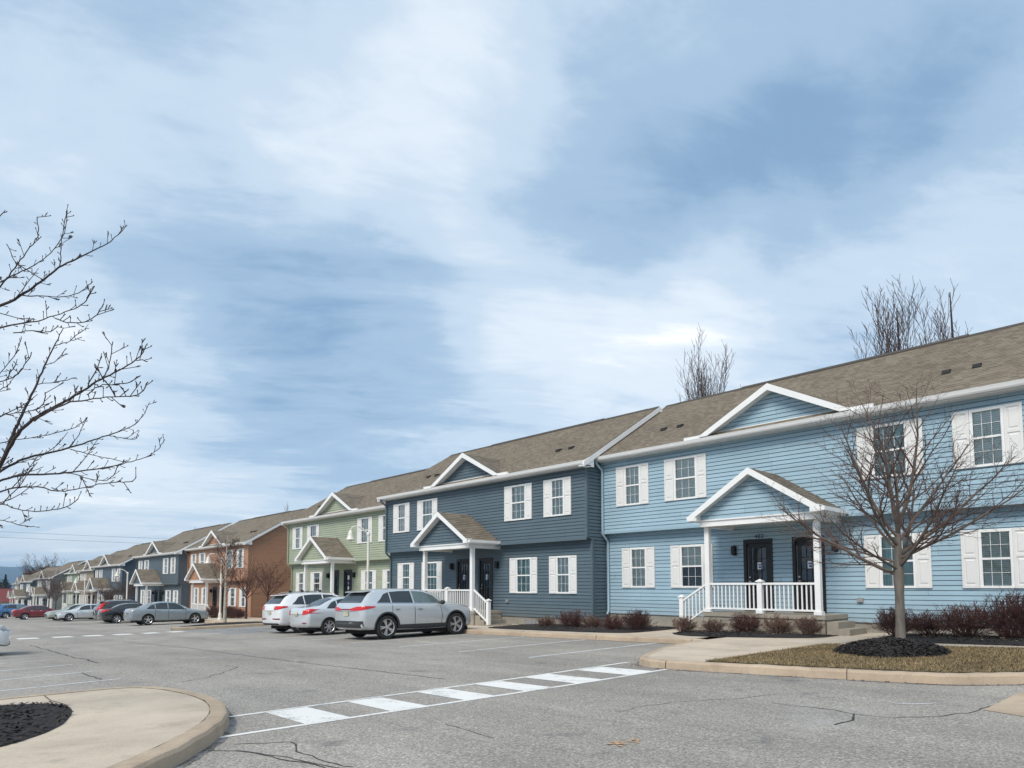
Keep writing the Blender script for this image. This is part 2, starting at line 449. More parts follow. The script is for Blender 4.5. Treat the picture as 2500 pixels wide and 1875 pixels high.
def dens(pts, step=.25):
    out = []
    for (a, b) in zip(pts[:-1], pts[1:]):
        k = max(1, int(math.hypot(b[0]-a[0], b[1]-a[1])/step))
        out += [(a[0]+(b[0]-a[0])*i/k, a[1]+(b[1]-a[1])*i/k) for i in range(k)]
    return out+[pts[-1]]
def smooth_line(pts, it=3):
    for _ in range(it):
        q = [pts[0]]
        for a, b in zip(pts[:-1], pts[1:]):
            q += [(a[0]*.75+b[0]*.25, a[1]*.75+b[1]*.25), (a[0]*.25+b[0]*.75, a[1]*.25+b[1]*.75)]
        pts = q+[pts[-1]]
    return pts
def kerb(name, line, side, w=.17, h=.15, joints=3.0):
    """rounded kerb along a line; side=+1 means the pavement lies to the left of the line"""
    mb = MB(); n = len(line); prof = [(0, -.1), (0, 0), (.012, h*.75), (.035, h*.95), (.065, h), (w, h), (w, -.1)]
    if joints:
        nl = [line[0]]; a0 = 0
        for u, v in zip(line[:-1], line[1:]):
            a0 += math.hypot(v[0]-u[0], v[1]-u[1]); nl.append(v)
            if a0 > joints:
                a0 = 0; l_ = math.hypot(v[0]-u[0], v[1]-u[1]); nl.append((v[0]+(v[0]-u[0])/l_*.016, v[1]+(v[1]-u[1])/l_*.016))
        line = nl; n = len(line)
    rows = []; acc = 0; last = None
    for i, (x, y) in enumerate(line):
        a = line[max(i-1, 0)]; b = line[min(i+1, n-1)]
        t = Vector((b[0]-a[0], b[1]-a[1])); t.normalize()
        nx, ny = -t.y*side, t.x*side
        wob = .006*math.sin(i*1.7)+.004*math.sin(i*.63)
        rows.append([(x+nx*(u+wob), y+ny*(u+wob), zg(x, y)+v+(wob*.5 if v > 0 else 0)) for u, v in prof])
    for i in range(n-1):
        d = math.hypot(line[i+1][0]-line[i][0], line[i+1][1]-line[i][1]); acc += d
        gap = joints and d < .02
        for j in range(len(prof)-1):
            q = (rows[i][j], rows[i+1][j], rows[i+1][j+1], rows[i][j+1])
            mb.quad(*(q if side < 0 else q[::-1]), m=1 if gap else 0)
    return struct(name, mb, [M['kerb'], M['kerbjoint']], 40)
M['kerbjoint'] = m_plain('kerb_joint', (.10, .08, .06), .95, .2, 20)

# kerb along the stalls, the right-hand planting strip and the walks
k1 = [(x*1.0, 15.3) for x in np.arange(-35.2, -9.29, .4)]
k2 = smooth_line([(-9.3, 15.3), (-9.22, 14.6), (-8.95, 13.2), (-8.48, 11.95), (-8.12, 11.15), (-7.85, 10.62), (-7.35, 10.36), (-6.7, 10.42), (-5.1, 10.70), (-4.25, 10.85), (-3.45, 11.00), (-2.73, 11.2), (-2.06, 11.85), (-1.5, 12.7), (-1.1, 13.8), (-1.0, 16), (-1.0, 20)], 3)
kerb('kerb_front', dens(k1, .4)+dens(k2, .12), 1)
KW = .17
def inset(line, d, side=1):
    out = []; n = len(line)
    for i, (x, y) in enumerate(line):
        a = line[max(i-1, 0)]; b = line[min(i+1, n-1)]
        t = Vector((b[0]-a[0], b[1]-a[1])); t.normalize()
        out.append((x-t.y*side*d, y+t.x*side*d))
    return out
def walk_sheet(name, line_bottom, ytop, dz, mat):
    mb = MB()
    for (a, b) in zip(line_bottom[:-1], line_bottom[1:]):
        ys = [0, .33, .66, 1]
        for t0, t1 in zip(ys[:-1], ys[1:]):
            P = [(a[0], a[1]+(ytop-a[1])*t0), (b[0], b[1]+(ytop-b[1])*t0), (b[0], b[1]+(ytop-b[1])*t1), (a[0], a[1]+(ytop-a[1])*t1)]
            mb.quad(*[(x, y, zg(x, y)+dz) for x, y in P])
    return struct(name, mb, mat)
ik2 = inset(k2, KW-.004)
ip = [p for p in ik2 if p[1] < 15.2]
# concrete: everything between the kerb and the house fronts (beds and grass lie on top of it)
mb = MB()
for (a, b) in zip(k1[:-1], k1[1:]):
    for y0, y1 in ((15.466, 17), (17, 19.85)):
        mb.quad(*[(x, y, zg(x, y)+.146) for x, y in ((a[0], y0), (b[0], y0), (b[0], y1), (a[0], y1))])
lft = [p for p in ik2 if p[0] < -7.3]
xe = k1[-1][0]
# fan from the kerb nose across to the back walk
outer = [p for p in ik2]
for (a, b) in zip(outer[:-1], outer[1:]):
    ta, tb = (xe+ (a[0]-xe)*1.0), b[0]
    pa = (max(a[0], xe), 19.85); pb = (max(b[0], xe), 19.85)
    if b[0] <= a[0]+1e-6 and b[1] > a[1]: pa = pb = (a[0], 19.85)
    for t0, t1 in ((0, .5), (.5, 1)):
        P = [(a[0]+(pa[0]-a[0])*t0, a[1]+(pa[1]-a[1])*t0), (b[0]+(pb[0]-b[0])*t0, b[1]+(pb[1]-b[1])*t0), (b[0]+(pb[0]-b[0])*t1, b[1]+(pb[1]-b[1])*t1), (a[0]+(pa[0]-a[0])*t1, a[1]+(pa[1]-a[1])*t1)]
        mb.quad(*[(x, y, zg(x, y)+.146) for x, y in P])
# far pavement beyond the mid island
for x0 in range(-200, -36, 4):
    x1 = min(x0+4, -35.2)
    mb.quad(*[(x, y, zg(x, y)+.146) for x, y in ((x0, 15.466), (x1, 15.466), (x1, 19.85), (x0, 19.85))])
struct('sidewalk', mb, M['walk'])
kerb('kerb_far', [(float(x), 15.3) for x in np.arange(-180, -37.9, 1.0)], 1)
# control joints in the walks
mb = MB()
for x in np.arange(-34, -2, 1.55):
    y1 = 16.05 if x < -8 else 17.0
    y0 = 15.47 if x < -9 else 15.45
    if x > -6.2: ribbon(mb, [(x, 15.5), (x, 16.6)], .012, .15)
    elif x > -9: pass
    else: ribbon(mb, [(x, y0), (x, y1)], .012, .15)
for y in (11.6, 13.1, 14.6): ribbon(mb, [(-8.0-(y-11.6)*.22, y), (-6.3, y)], .012, .15)
ribbon(mb, dens([(-8.9, 15.48), (-6.2, 15.40)]), .012, .15)
struct('walk_joint', mb, M['kerbjoint'])

# left-hand island with its rounded kerb
ki = smooth_line([(-3.2, -6), (-4.1, -.6), (-5.0, .78), (-6.05, 1.85), (-7.1, 2.62), (-8.2, 3.05), (-9.3, 3.16), (-10.4, 3.03), (-10.95, 2.75), (-11.08, 2.2), (-10.98, 1.4), (-10.95, 0), (-10.9, -6)], 3)
kid = dens(ki, .12)
kerb('kerb_island', kid, 1, w=.2, joints=0)
ii = inset(kid, .196)
mb = MB(); c = (-8.0, -2.5)
half = len(ii)
for (a, b) in zip(ii[:-1], ii[1:]):
    P = [a, b, ((b[0]+c[0])/2, (b[1]+c[1])/2), ((a[0]+c[0])/2, (a[1]+c[1])/2)]
    mb.quad(*[(x, y, zg(x, y)+.143) for x, y in P])
    mb.poly([(x, y, zg(x, y)+.143) for x, y in (P[3], P[2], c)])
struct('island_walk', mb, M['walk'])
mb = MB()
ribbon(mb, ii, .028, .147)
ribbon(mb, dens([(-10.78, 1.57), (-10.2, 1.55), (-9.8, 1.6), (-9.5, 1.62)]), .016, .147)
ribbon(mb, dens([(-6.9, .35), (-6.2, .62), (-5.3, .85)]), .014, .147)
struct('island_joint', mb, M['kerbjoint'])

# mulch beds: lumpy grids plus loose chips, all one object per bed
def mulch_bed(name, outline, h, dz, seed, chips, hump=None):
    r = random.Random(seed); mb = MB()
    xs = [p[0] for p in outline]; ys = [p[1] for p in outline]
    def inside(x, y):
        c_ = False; j = len(outline)-1
        for i in range(len(outline)):
            xi, yi = outline[i]; xj, yj = outline[j]
            if (yi > y) != (yj > y) and x < (xj-xi)*(y-yi)/(yj-yi)+xi: c_ = not c_
            j = i
        return c_
    cx, cy = sum(xs)/len(xs), sum(ys)/len(ys)
    N = len(outline); rings = 9; idx = []
    for k in range(rings+1):
        t = k/rings; row = []
        for (x, y) in outline:
            X = cx+(x-cx)*t; Y = cy+(y-cy)*t
            if k == rings: zz = dz
            else: zz = dz + h*(1-t*t)**.7*.9 + r.uniform(-.012, .012) + h*.12
            mb.v.append((X+r.uniform(-.02, .02)*(t < 1), Y+r.uniform(-.02, .02)*(t < 1), zg(X, Y)+zz)); row.append(len(mb.v)-1)
        idx.append(row)
    for k in range(rings):
        for i in range(N):
            j = (i+1) % N
            mb.f.append((idx[k][i], idx[k][j], idx[k+1][j], idx[k+1][i])); mb.m.append(0)
    x0, x1, y0, y1 = min(xs), max(xs), min(ys), max(ys)
    for _ in range(chips):
        x, y = r.uniform(x0, x1), r.uniform(y0, y1)
        if not inside(x, y): continue
        # radial t for height
        t = 0
        best = max(((x-cx)*(p[0]-cx)+(y-cy)*(p[1]-cy))/((p[0]-cx)**2+(p[1]-cy)**2+1e-9) for p in outline)
        t = min(1, max(0, best))
        z = zg(x, y)+dz+h*max(0, 1-t*t)**.7*.9+h*.12+.004
        a = r.uniform(0, 6.28); L = r.uniform(.012, .045); w = r.uniform(.006, .014)
        d = Vector((math.cos(a), math.sin(a), r.uniform(-.5, .5)))*L; e = Vector((-math.sin(a), math.cos(a), r.uniform(-.4, .4)))*w
        p = Vector((x, y, z+r.uniform(0, .012)))
        mb.quad(p-d-e, p+d-e, p+d+e, p-d+e, 1)
    o = part(name, mb, [M['dirt'], M['mulchchip']], None)
    return tag(o, kind='structure')
mulch_bed('mulch_island', smooth_line([(-10.2, -5), (-10.15, .9), (-10.05, 1.3), (-9.75, 1.58), (-9.2, 1.62), (-8.6, 1.50), (-8.0, 1.32), (-7.5, 1.03), (-7.0, .5), (-6.4, -.8), (-5.6, -5)], 2), .05, .15, 3, 9000)
tm = [( -4.42+.90*math.cos(a)+.06*math.sin(3*a), 13.92+1.0*math.sin(a)+.05*math.sin(5*a)) for a in np.linspace(0, 2*math.pi, 44)[:-1]]
mulch_bed('mulch_tree_ring', tm, .26, .16, 4, 5000)
mulch_bed('mulch_bed', smooth_line([(-19.6, 19.6), (-19.4, 16.5), (-18, 16.15), (-14.3, 16.1), (-12.6, 16.25), (-12.3, 17), (-12.5, 19.6)], 2), .07, .15, 5, 4000)
mulch_bed('mulch_bed', smooth_line([(-11.6, 18.2), (-11.3, 16.9), (-10.6, 16.3), (-9.9, 16.1), (-8.4, 16.5), (-7.1, 17.0), (-7.0, 18.2)], 2), .06, .15, 6, 2500)
mulch_bed('mulch_bed', smooth_line([(-6.0, 19.7), (-5.9, 17.2), (-5.3, 16.75), (-4, 16.9), (-1.2, 17.2), (-1.0, 19.7)], 2), .07, .15, 7, 3000)
isl = smooth_line([(-35.5, 10.25), (-36.2, 10.7), (-37.6, 12.2), (-38.6, 14.0), (-39.6, 16.2), (-37.4, 16.2), (-36.1, 15.2), (-35.75, 13), (-35.4, 10.6)], 2)
mulch_bed('mulch_island_far', isl, .12, .10, 8, 2500)
kerb('kerb_island_far', dens(smooth_line([(-35.35, 10.2), (-35.25, 10.9), (-35.45, 13), (-35.75, 15.3)], 2), .3), 1)

# grass: soil sheet plus blades as one object
gp = [(-6.42, 10.66), (-6.40, 11.5), (-6.25, 15.37), (-4.5, 15.95), (-2.83, 16.4), (-1.2, 16.6), (-1.2, 13.8), (-1.65, 12.85), (-2.2, 11.98), (-2.8, 11.4), (-3.5, 11.18), (-4.25, 11.03), (-5.1, 10.88)]
flat_poly(gp, .158, 'lawn_soil', M['lawn'])
def pin(x, y, P):
    c_ = False; j = len(P)-1
    for i in range(len(P)):
        xi, yi = P[i]; xj, yj = P[j]
        if (yi > y) != (yj > y) and x < (xj-xi)*(y-yi)/(yj-yi)+xi: c_ = not c_
        j = i
    return c_
mb = MB(); r = random.Random(11)
for _ in range(60000):
    x, y = r.uniform(-6.5, -1.1), r.uniform(10.6, 16.7)
    if not pin(x, y, gp): continue
    if ((x+4.42)/.84)**2+((y-13.92)/.94)**2 < 1: continue
    a = r.uniform(0, 6.28); h = r.uniform(.015, .05); w = r.uniform(.003, .006); ln = r.uniform(.01, .06)
    z = zg(x, y)+.157
    dx, dy = math.cos(a), math.sin(a)
    mb.poly([(x-dy*w, y+dx*w, z), (x+dy*w, y-dx*w, z), (x+dx*ln, y+dy*ln, z+h)], 0 if r.random() < .50 else (1 if r.random() < .30 else 2))
tag(part('dead_grass', mb, [m_plain('grass_straw', (.31, .225, .115), .8, .4, 1.3), m_plain('grass_dull_green', (.13, .12, .045), .8, .3, 2), m_plain('grass_brown', (.20, .135, .070), .8, .4, 1.3)], None), kind='stuff')

# painted markings
mb = MB()
def mark(mb, pts, dz=.004):
    mb.poly([(x, y, zg(x, y)+dz) for x, y in pts])
bars = [(3.42, 3.98), (4.53, 5.07), (5.68, 6.22), (6.80, 7.36), (7.92, 8.55), (9.25, 9.97)]
for a, b in bars: mark(mb, [(-7.03, a), (-7.03, b), (-8.12-(a-3)*.02, b-.02), (-8.10-(a-3)*.02, a)])
ribbon(mb, dens([(-6.98, 2.45), (-7.00, 10.35)], .5), .085, .004)
ribbon(mb, dens([(-8.10, 3.0), (-8.28, 10.9)], .5), .085, .004)
struct('crosswalk_marking', mb, M['paint'])
mb = MB()
for x in (-10.6, -13.1, -15.75, -18.35 , -20.95+.0, -23.0, -25.55, -28.3): ribbon(mb, dens([(x, 10.4), (x-.05, 15.25)], .8), .09, .004)
for a, b in (((-13.2, 1.2), (-13.58, 3.1)), ((-15.0, 1.3), (-15.5, 3.08)), ((-17.05, 1.5), (-17.6, 3.05)), ((-19.1, 1.5), (-19.5, 3.0)), ((-21.3, 1.5), (-21.7, 3.0)), ((-23.5, 1.2), (-23.9, 3.0))):
    dx, dy = b[0]-a[0], b[1]-a[1]
    ribbon(mb, [(a[0]-dx*1.4, a[1]-dy*1.4), a, b], .075, .004)
for x in (-42.2, -44.9, -47.6+.9, -50.3, -53, -55.7, -58.4, -61.1): ribbon(mb, [(x, 10.4), (x, 15.2)], .09, .004)
struct('parking_line', mb, M['line'])
mb = MB()
for a, b in ((3.9, 4.6), (5.1, 5.8), (6.2, 6.9), (7.35, 8.05), (8.5, 9.15), (9.6, 10.2)):
    mark(mb, [(-33.1, a), (-33.1, b), (-34.25, b), (-34.25, a)])
struct('crosswalk_far', mb, M['paint'])
mb = MB()
for k in range(7): ribbon(mb, [(-34.7+k*.85, 10.4), (-33.4+k*.85, 12.2), (-32.1+k*.85, 14.0)] if k < 4 else [(-34.7+k*.85, 10.4), (-33.4+k*.85, 12.2)], .14, .004)
for x in (-34.8, -31.6, -28.9): ribbon(mb, [(x, 10.3), (x, 15.2)], .12, .0085)
struct('blue_stall_marking', mb, M['hcblue'])

# cracks
mb = MB(); r = random.Random(5)
def crack(pts, w=.014, wob=.05):
    q = dens(pts, .12); out = []
    ox = oy = 0
    for i, (x, y) in enumerate(q):
        ox = ox*.8+r.uniform(-wob, wob)*.6; oy = oy*.8+r.uniform(-wob, wob)*.6
        out.append((x+ox, y+oy))
    ribbon(mb, out, [w*r.uniform(.45, 1.0) for _ in out], .0045)
for pts, w in (([(-4.99, 6.29), (-5.03, 6.92), (-4.79, 7.69), (-4.4, 8.24), (-4.25, 8.77)], .014), ([(-4.0, 8.16), (-3.64, 8.18), (-3.24, 8.16), (-2.98, 8.03), (-2.63, 8.11), (-2.26, 8.54), (-2.02, 9.05), (-1.97, 9.93), (-1.9, 10.9)], .018), ([(-2.98, 8.03), (-2.87, 7.63), (-2.94, 7.21)], .03),
    ([(-6.5, 2.19), (-6.28, 2.4), (-5.67, 2.6), (-4.94, 2.82)], .02), ([(-6.28, 2.4), (-5.96, 2.48), (-5.57, 2.56), (-5.16, 2.69)], .022), ([(-6.53, 2.45), (-6.24, 2.86), (-5.81, 2.75), (-4.94, 2.82)], .02), ([(-5.91, 4.5), (-5.4, 4.41), (-4.94, 4.32)], .012),
    ([(-27.68, 3.55), (-22.29, 3.5), (-17.58, 3.54)], .045), ([(-15.46, 2.82), (-13.77, 2.87)], .03), ([(-27, 6.17), (-20.41, 6.46), (-14.54, 6.62), (-9, 6.9)], .03), ([(-14.5, 5.22), (-13.95, 5.29), (-13.45, 4.99), (-12.51, 4.23), (-12.11, 3.5)], .02)):
    crack(pts, w)

struct('asphalt_crack', mb, M['crack'])
mb = MB()
mark(mb, [(-1.95, 10.95), (-1.98, 9.2), (-1.58, 9.02), (-.6, 8.6), (-.6, 11.4)], .005)
struct('concrete_apron', mb, M['kerb'])

mb = MB()
for k in range(26):
    a, q = rnd.uniform(0, 6.28), rnd.random()**.5*.16
    x, y = -3.91+q*math.cos(a)*.7, 5.10+q*math.sin(a)*1.3; w = rnd.uniform(.008, .03)
    mark(mb, [(x-w, y-w*.6), (x+w*.8, y-w), (x+w, y+w*.7), (x-w*.5, y+w)], .0045+.0002*k)
struct('orange_spray_spot', mb, m_plain('orange_spray', (.50, .32, .19), .9, .2, 20))
mb = MB(); ribbon(mb, [(-2.95, 9.12), (-2.84, 9.05), (-2.70, 9.10), (-2.56, 9.26), (-2.50, 9.42)], [.01, .035, .05, .03, .01], .0045)
struct('white_scrape', mb, M['line'])

# grit and dirt gathered along the kerbs
M['grit'] = m_paint('gutter_grit', (.085, .072, .058), .50)
def gutter(line, side, w):
    off_ = [(p[0]*1.0, p[1]*1.0) for p in inset(line, -w*.42, side)]
    q = MB(); ribbon(q, off_, [w*rnd.uniform(.5, 1.25) for _ in off_], .0035); return struct('gutter_grit', q, M['grit'])
gutter(dens(k1, .3)+dens(k2, .15), 1, .10); gutter(kid, 1, .09)

# ------------------------------------------------------------------ townhouses
HW = 6.78
EY, EZ, RY = -.65, 5.82, 4.1            # eave edge, its height, ridge
SL = .60
RZ = EZ+SL*(RY-EY)
BY = 2*RY-EY                            # rear eave
DEP = 8.2
CH = .128
LOWW = [(-6.05, -4.62, .70), (-3.95, -2.34, .88), (2.34, 3.95, .88), (4.62, 6.05, .70)]

def siding(mb, O, U, N, z0, z1, uspan, openings=(), ch=CH, m=0):
    """lapped boards on a wall: O origin, U along, N outward; uspan(z)->(u0,u1)"""
    O, U, N = Vector(O), Vector(U), Vector(N)
    zc = z0
    while zc < z1-1e-4:
        za, zb = zc, min(zc+ch, z1)
        gz = zb-.019 if zb < z1-1e-4 else zb                 # top of the visible board; a recessed groove above it
        cuts = sorted({za, gz} | {z for o in openings for z in (o[2], o[3]) if za+1e-4 < z < gz-1e-4})
        for a, b in zip(cuts[:-1], cuts[1:]):
            mid = (a+b)/2
            l0, h0 = uspan(a); l1, h1 = uspan(b)
            if h0-l0 < .01: continue
            iv = [(l0, h0, l1, h1)]
            for (x0, x1, p, q) in openings:
                if not (p < mid < q): continue
                nv = []
                for (s0, e0, s1, e1) in iv:
                    if x1 <= s0 or x0 >= e0: nv.append((s0, e0, s1, e1)); continue
                    if x0 > s0: nv.append((s0, x0, s1, x0))
                    if x1 < e0: nv.append((x1, e0, x1, e1))
                iv = nv
            oa = .024-.014*(a-za)/ch; ob = .024-.014*(b-za)/ch
            for (s0, e0, s1, e1) in iv:
                A = O+U*s0+N*oa; B = O+U*e0+N*oa; C = O+U*e1+N*ob; D = O+U*s1+N*ob
                A.z = B.z = O.z+a; C.z = D.z = O.z+b
                mb.quad(A, B, C, D, m)
                if abs(a-za) < 1e-5: mb.quad(A-N*.045, B-N*.045, B, A, m)
                if abs(b-gz) < 1e-5 and gz < zb-1e-4:
                    C2, D2 = C-N*.040, D-N*.040
                    mb.quad(D, C, C2, D2, m)
                    C3, D3 = Vector(C2), Vector(D2); C3.z = D3.z = O.z+zb
                    mb.quad(D2, C2, C3, D3, m)
        zc += ch

_cache = {}
def cmesh(key, builder):
    if key not in _cache: _cache[key] = builder()
    return _cache[key]

WZ = ((.95, 2.40), (3.92, 5.38))
def window_frame_mesh(w, h):
    mb = MB(); t = .05
    mb.box(-w/2, w/2, -.05, .05, h-.07, h, 0); mb.box(-w/2, w/2, -.055, .05, 0, .06, 0)
    mb.box(-w/2, -w/2+t, -.05, .05, .06, h-.07, 0); mb.box(w/2-t, w/2, -.05, .05, .06, h-.07, 0)
    # sashes: upper sash forward, meeting rail, grilles
    mid = h*.5
    mb.box(-w/2+t, w/2-t, -.03, .02, mid-.025, mid+.025, 0)
    for z0, z1, y in ((.06, mid-.025, -.012), (mid+.025, h-.07, -.022)):
        for k in range(1, 3):
            x = -w/2+t+(w-2*t)*k/3
            mb.box(x-.0045, x+.0045, y-.004, y+.004, z0, z1, 0)
        zz_ = (z0+z1)/2
        mb.box(-w/2+t, w/2-t, y-.0035, y+.0035, zz_-.0045, zz_+.0045, 0)
        mb.box(-w/2+t, -w/2+t+.016, y-.014, y+.014, z0, z1, 0); mb.box(w/2-t-.016, w/2-t, y-.014, y+.014, z0, z1, 0)
    return mb.mesh('window', [M['white']])
def pane_mesh(w, h):
    mb = MB(); mb.quad((-w/2+.05, .02, .06), (w/2-.05, .02, .06), (w/2-.05, .02, h-.07), (-w/2+.05, .02, h-.07)); return mb.mesh('pane', [M['glass']])
def backing_mesh(w, h, mt, drop, key):
    mb = MB()
    z0 = .06+(h-.13)*(1-drop)
    mb.quad((-w/2+.04, .045, z0), (w/2-.04, .045, z0), (w/2-.04, .045, h-.06), (-w/2+.04, .045, h-.06), 0)
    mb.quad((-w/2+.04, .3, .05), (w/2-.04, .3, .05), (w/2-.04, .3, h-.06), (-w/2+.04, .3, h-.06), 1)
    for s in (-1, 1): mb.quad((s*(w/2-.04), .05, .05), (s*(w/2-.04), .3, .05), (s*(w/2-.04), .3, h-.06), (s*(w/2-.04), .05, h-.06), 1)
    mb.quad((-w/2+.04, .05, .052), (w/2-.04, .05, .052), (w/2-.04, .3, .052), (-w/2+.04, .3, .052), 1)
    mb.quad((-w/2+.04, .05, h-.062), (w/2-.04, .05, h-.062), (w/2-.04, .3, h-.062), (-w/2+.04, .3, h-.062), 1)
    return mb.mesh('blind' if 'blind' in key else 'curtain', [mt, M['room']])
def shutter_mesh(h, w=.36):
    mb = MB(); y0, y1 = -.028, .012
    mb.box(-w/2, w/2, -.012, y1, 0, h)
    st = .055
    mb.box(-w/2, -w/2+st, y0, -.012, 0, h); mb.box(w/2-st, w/2, y0, -.012, 0, h)
    for a, b in ((0, .07), (h*.52, h*.52+.07), (h-.07, h)): mb.box(-w/2+st, w/2-st, y0, -.012, a, b)
    for a, b in ((.11, h*.52-.04), (h*.52+.11, h-.11)):
        P = [(-w/2+st+.03, -.0125, a), (w/2-st-.03, -.0125, a), (w/2-st-.03, -.0125, b), (-w/2+st+.03, -.0125, b)]
        Q = [(x*.82, -.025, a+.03 if z == a else b-.03) for x, y, z in P]
        mb.quad(*Q)
        for i in range(4): mb.quad(P[i], P[(i+1) % 4], Q[(i+1) % 4], Q[i])
    return mb.mesh('shutter', [M['shutter']])

def door_mesh(steelside):
    mb = MB(); W2, H2 = .475, 2.25
    # casing
    mb.box(-W2, -W2+.10, -.04, .10, 0, H2); mb.box(W2-.10, W2, -.04, .10, 0, H2); mb.box(-W2+.10, W2-.10, -.04, .10, H2-.12, H2)
    # slab with a tall twelve-light opening
    L, Rr, B, T = -W2+.10, W2-.10, .015, H2-.12
    gl, gr, gb, gt = -.24, .24, .26, 1.98
    y0, y1 = .02, .065
    mb.box(L, gl, y0, y1, B, T); mb.box(gr, Rr, y0, y1, B, T); mb.box(gl, gr, y0, y1, B, gb); mb.box(gl, gr, y0, y1, gt, T)
    for k in (1, 2):
        x = gl+(gr-gl)*k/3; mb.box(x-.011, x+.011, y0+.004, y1-.004, gb, gt)
    for k in (1, 2, 3, 4):
        z = gb+(gt-gb)*k/5; mb.box(gl, gr, y0+.005, y1-.005, z-.011, z+.011)
    return mb.mesh('door', [M['black']])
def add_windows(root, style, rr):
    for fl in (0, 1):
        z0, z1 = WZ[fl]; h = z1-z0; yy = 0 if fl == 0 else -.3
        for i, (a, b, w) in enumerate(LOWW):
            cx = (a+b)/2
            f = link('window', cmesh(('wf', w), lambda: window_frame_mesh(w, h)), root, (cx, yy, z0))
            link('pane', cmesh(('pn', w), lambda: pane_mesh(w, h)), f)
            kind = style[(i+fl*4) % len(style)]
            mt, drop, nm = {'g': ('blindA', 1, 'blind'), 'p': ('blindB', 1, 'blind'), 't': ('curtA', 1, 'curtain'), 's': ('curtB', 1, 'curtain'), 'h': ('blindA', .5, 'blind'), 'd': ('curtA', .3, 'curtain')}[kind]
            link(nm, cmesh(('bk', w, kind), lambda: backing_mesh(w, h, M[mt], drop, nm)), f)
            for s in (-1, 1):
                sx = cx+s*(w/2+.185)
                link('shutter', cmesh('sh', lambda: shutter_mesh(h)), root, (sx, yy-.036, z0))

def baluster_run(mb, x0, x1, y, z, n, h=.82):
    mb.box(x0, x1, y-.045, y+.045, z+h, z+h+.06); mb.box(x0, x1, y-.03, y+.03, z+.09, z+.14)
    for k in range(1, n):
        x = x0+(x1-x0)*k/n; mb.box(x-.017, x+.017, y-.017, y+.017, z+.14, z+h)
def post(mb, x, y, z0, z1, w=.075, cap=False):
    mb.box(x-w, x+w, y-w, y+w, z0+.10, z1)
    mb.box(x-w-.03, x+w+.03, y-w-.03, y+w+.03, z0, z0+.10)
    if cap:
        mb.box(x-w-.03, x+w+.03, y-w-.03, y+w+.03, z1, z1+.03)
        n = len(mb.v); q = w+.02
        mb.v += [(x-q, y-q, z1+.03), (x+q, y-q, z1+.03), (x+q, y+q, z1+.03), (x-q, y+q, z1+.03), (x, y, z1+.09)]
        for i in range(4): mb.f.append((n+i, n+(i+1) % 4, n+4)); mb.m.append(0)

def roof_plane(mb, x0, x1, m=0, step=.0772):
    """shingle courses from eave to ridge, front slope; plain rear slope"""
    z = EZ; n = int((RZ-EZ)/step)
    for k in range(n+1):
        za = EZ+k*step; zb = min(EZ+(k+1)*step, RZ)
        if zb-za < .001: break
        ya = EY+(za-EZ)/SL; yb = EY+(zb-EZ)/SL
        mb.quad((x0, ya, za+.024), (x1, ya, za+.024), (x1, yb, zb+.002), (x0, yb, zb+.002), m)
        mb.quad((x0, ya, za-.002), (x1, ya, za-.002), (x1, ya, za+.024), (x0, ya, za+.024), m)
    mb.quad((x0, RY, RZ), (x1, RY, RZ), (x1, BY, EZ), (x0, BY, EZ), m)
def tri_courses(mb, apexf, apexb, ef, eb, n=14, m=0):
    """shingle courses on a small gable plane between eave edge ef-eb and ridge apexf-apexb"""
    A, B, E, F_ = map(Vector, (apexf, apexb, ef, eb))
    nn = (A-E).cross(F_-E if (F_-E).length > .3 else B-A).normalized()
    if nn.z < 0: nn = -nn
    for k in range(n):
        t0, t1 = k/n, (k+1)/n
        p0, q0 = E.lerp(A, t0), F_.lerp(B, t0); p1, q1 = E.lerp(A, t1), F_.lerp(B, t1)
        mb.quad(p0+nn*.014, q0+nn*.014, q1, p1, m); mb.quad(p0, q0, q0+nn*.014, p0+nn*.014, m)

def rake_board(mb, x, y0, z0, y1, z1, out, w=.20, t=.03, m=0):
    """sloping fascia in a plane of constant x"""
    mb.prism([(x, y0, z0), (x, y1, z1), (x, y1, z1-w), (x, y0, z0-w)], (t*out, 0, 0), m)

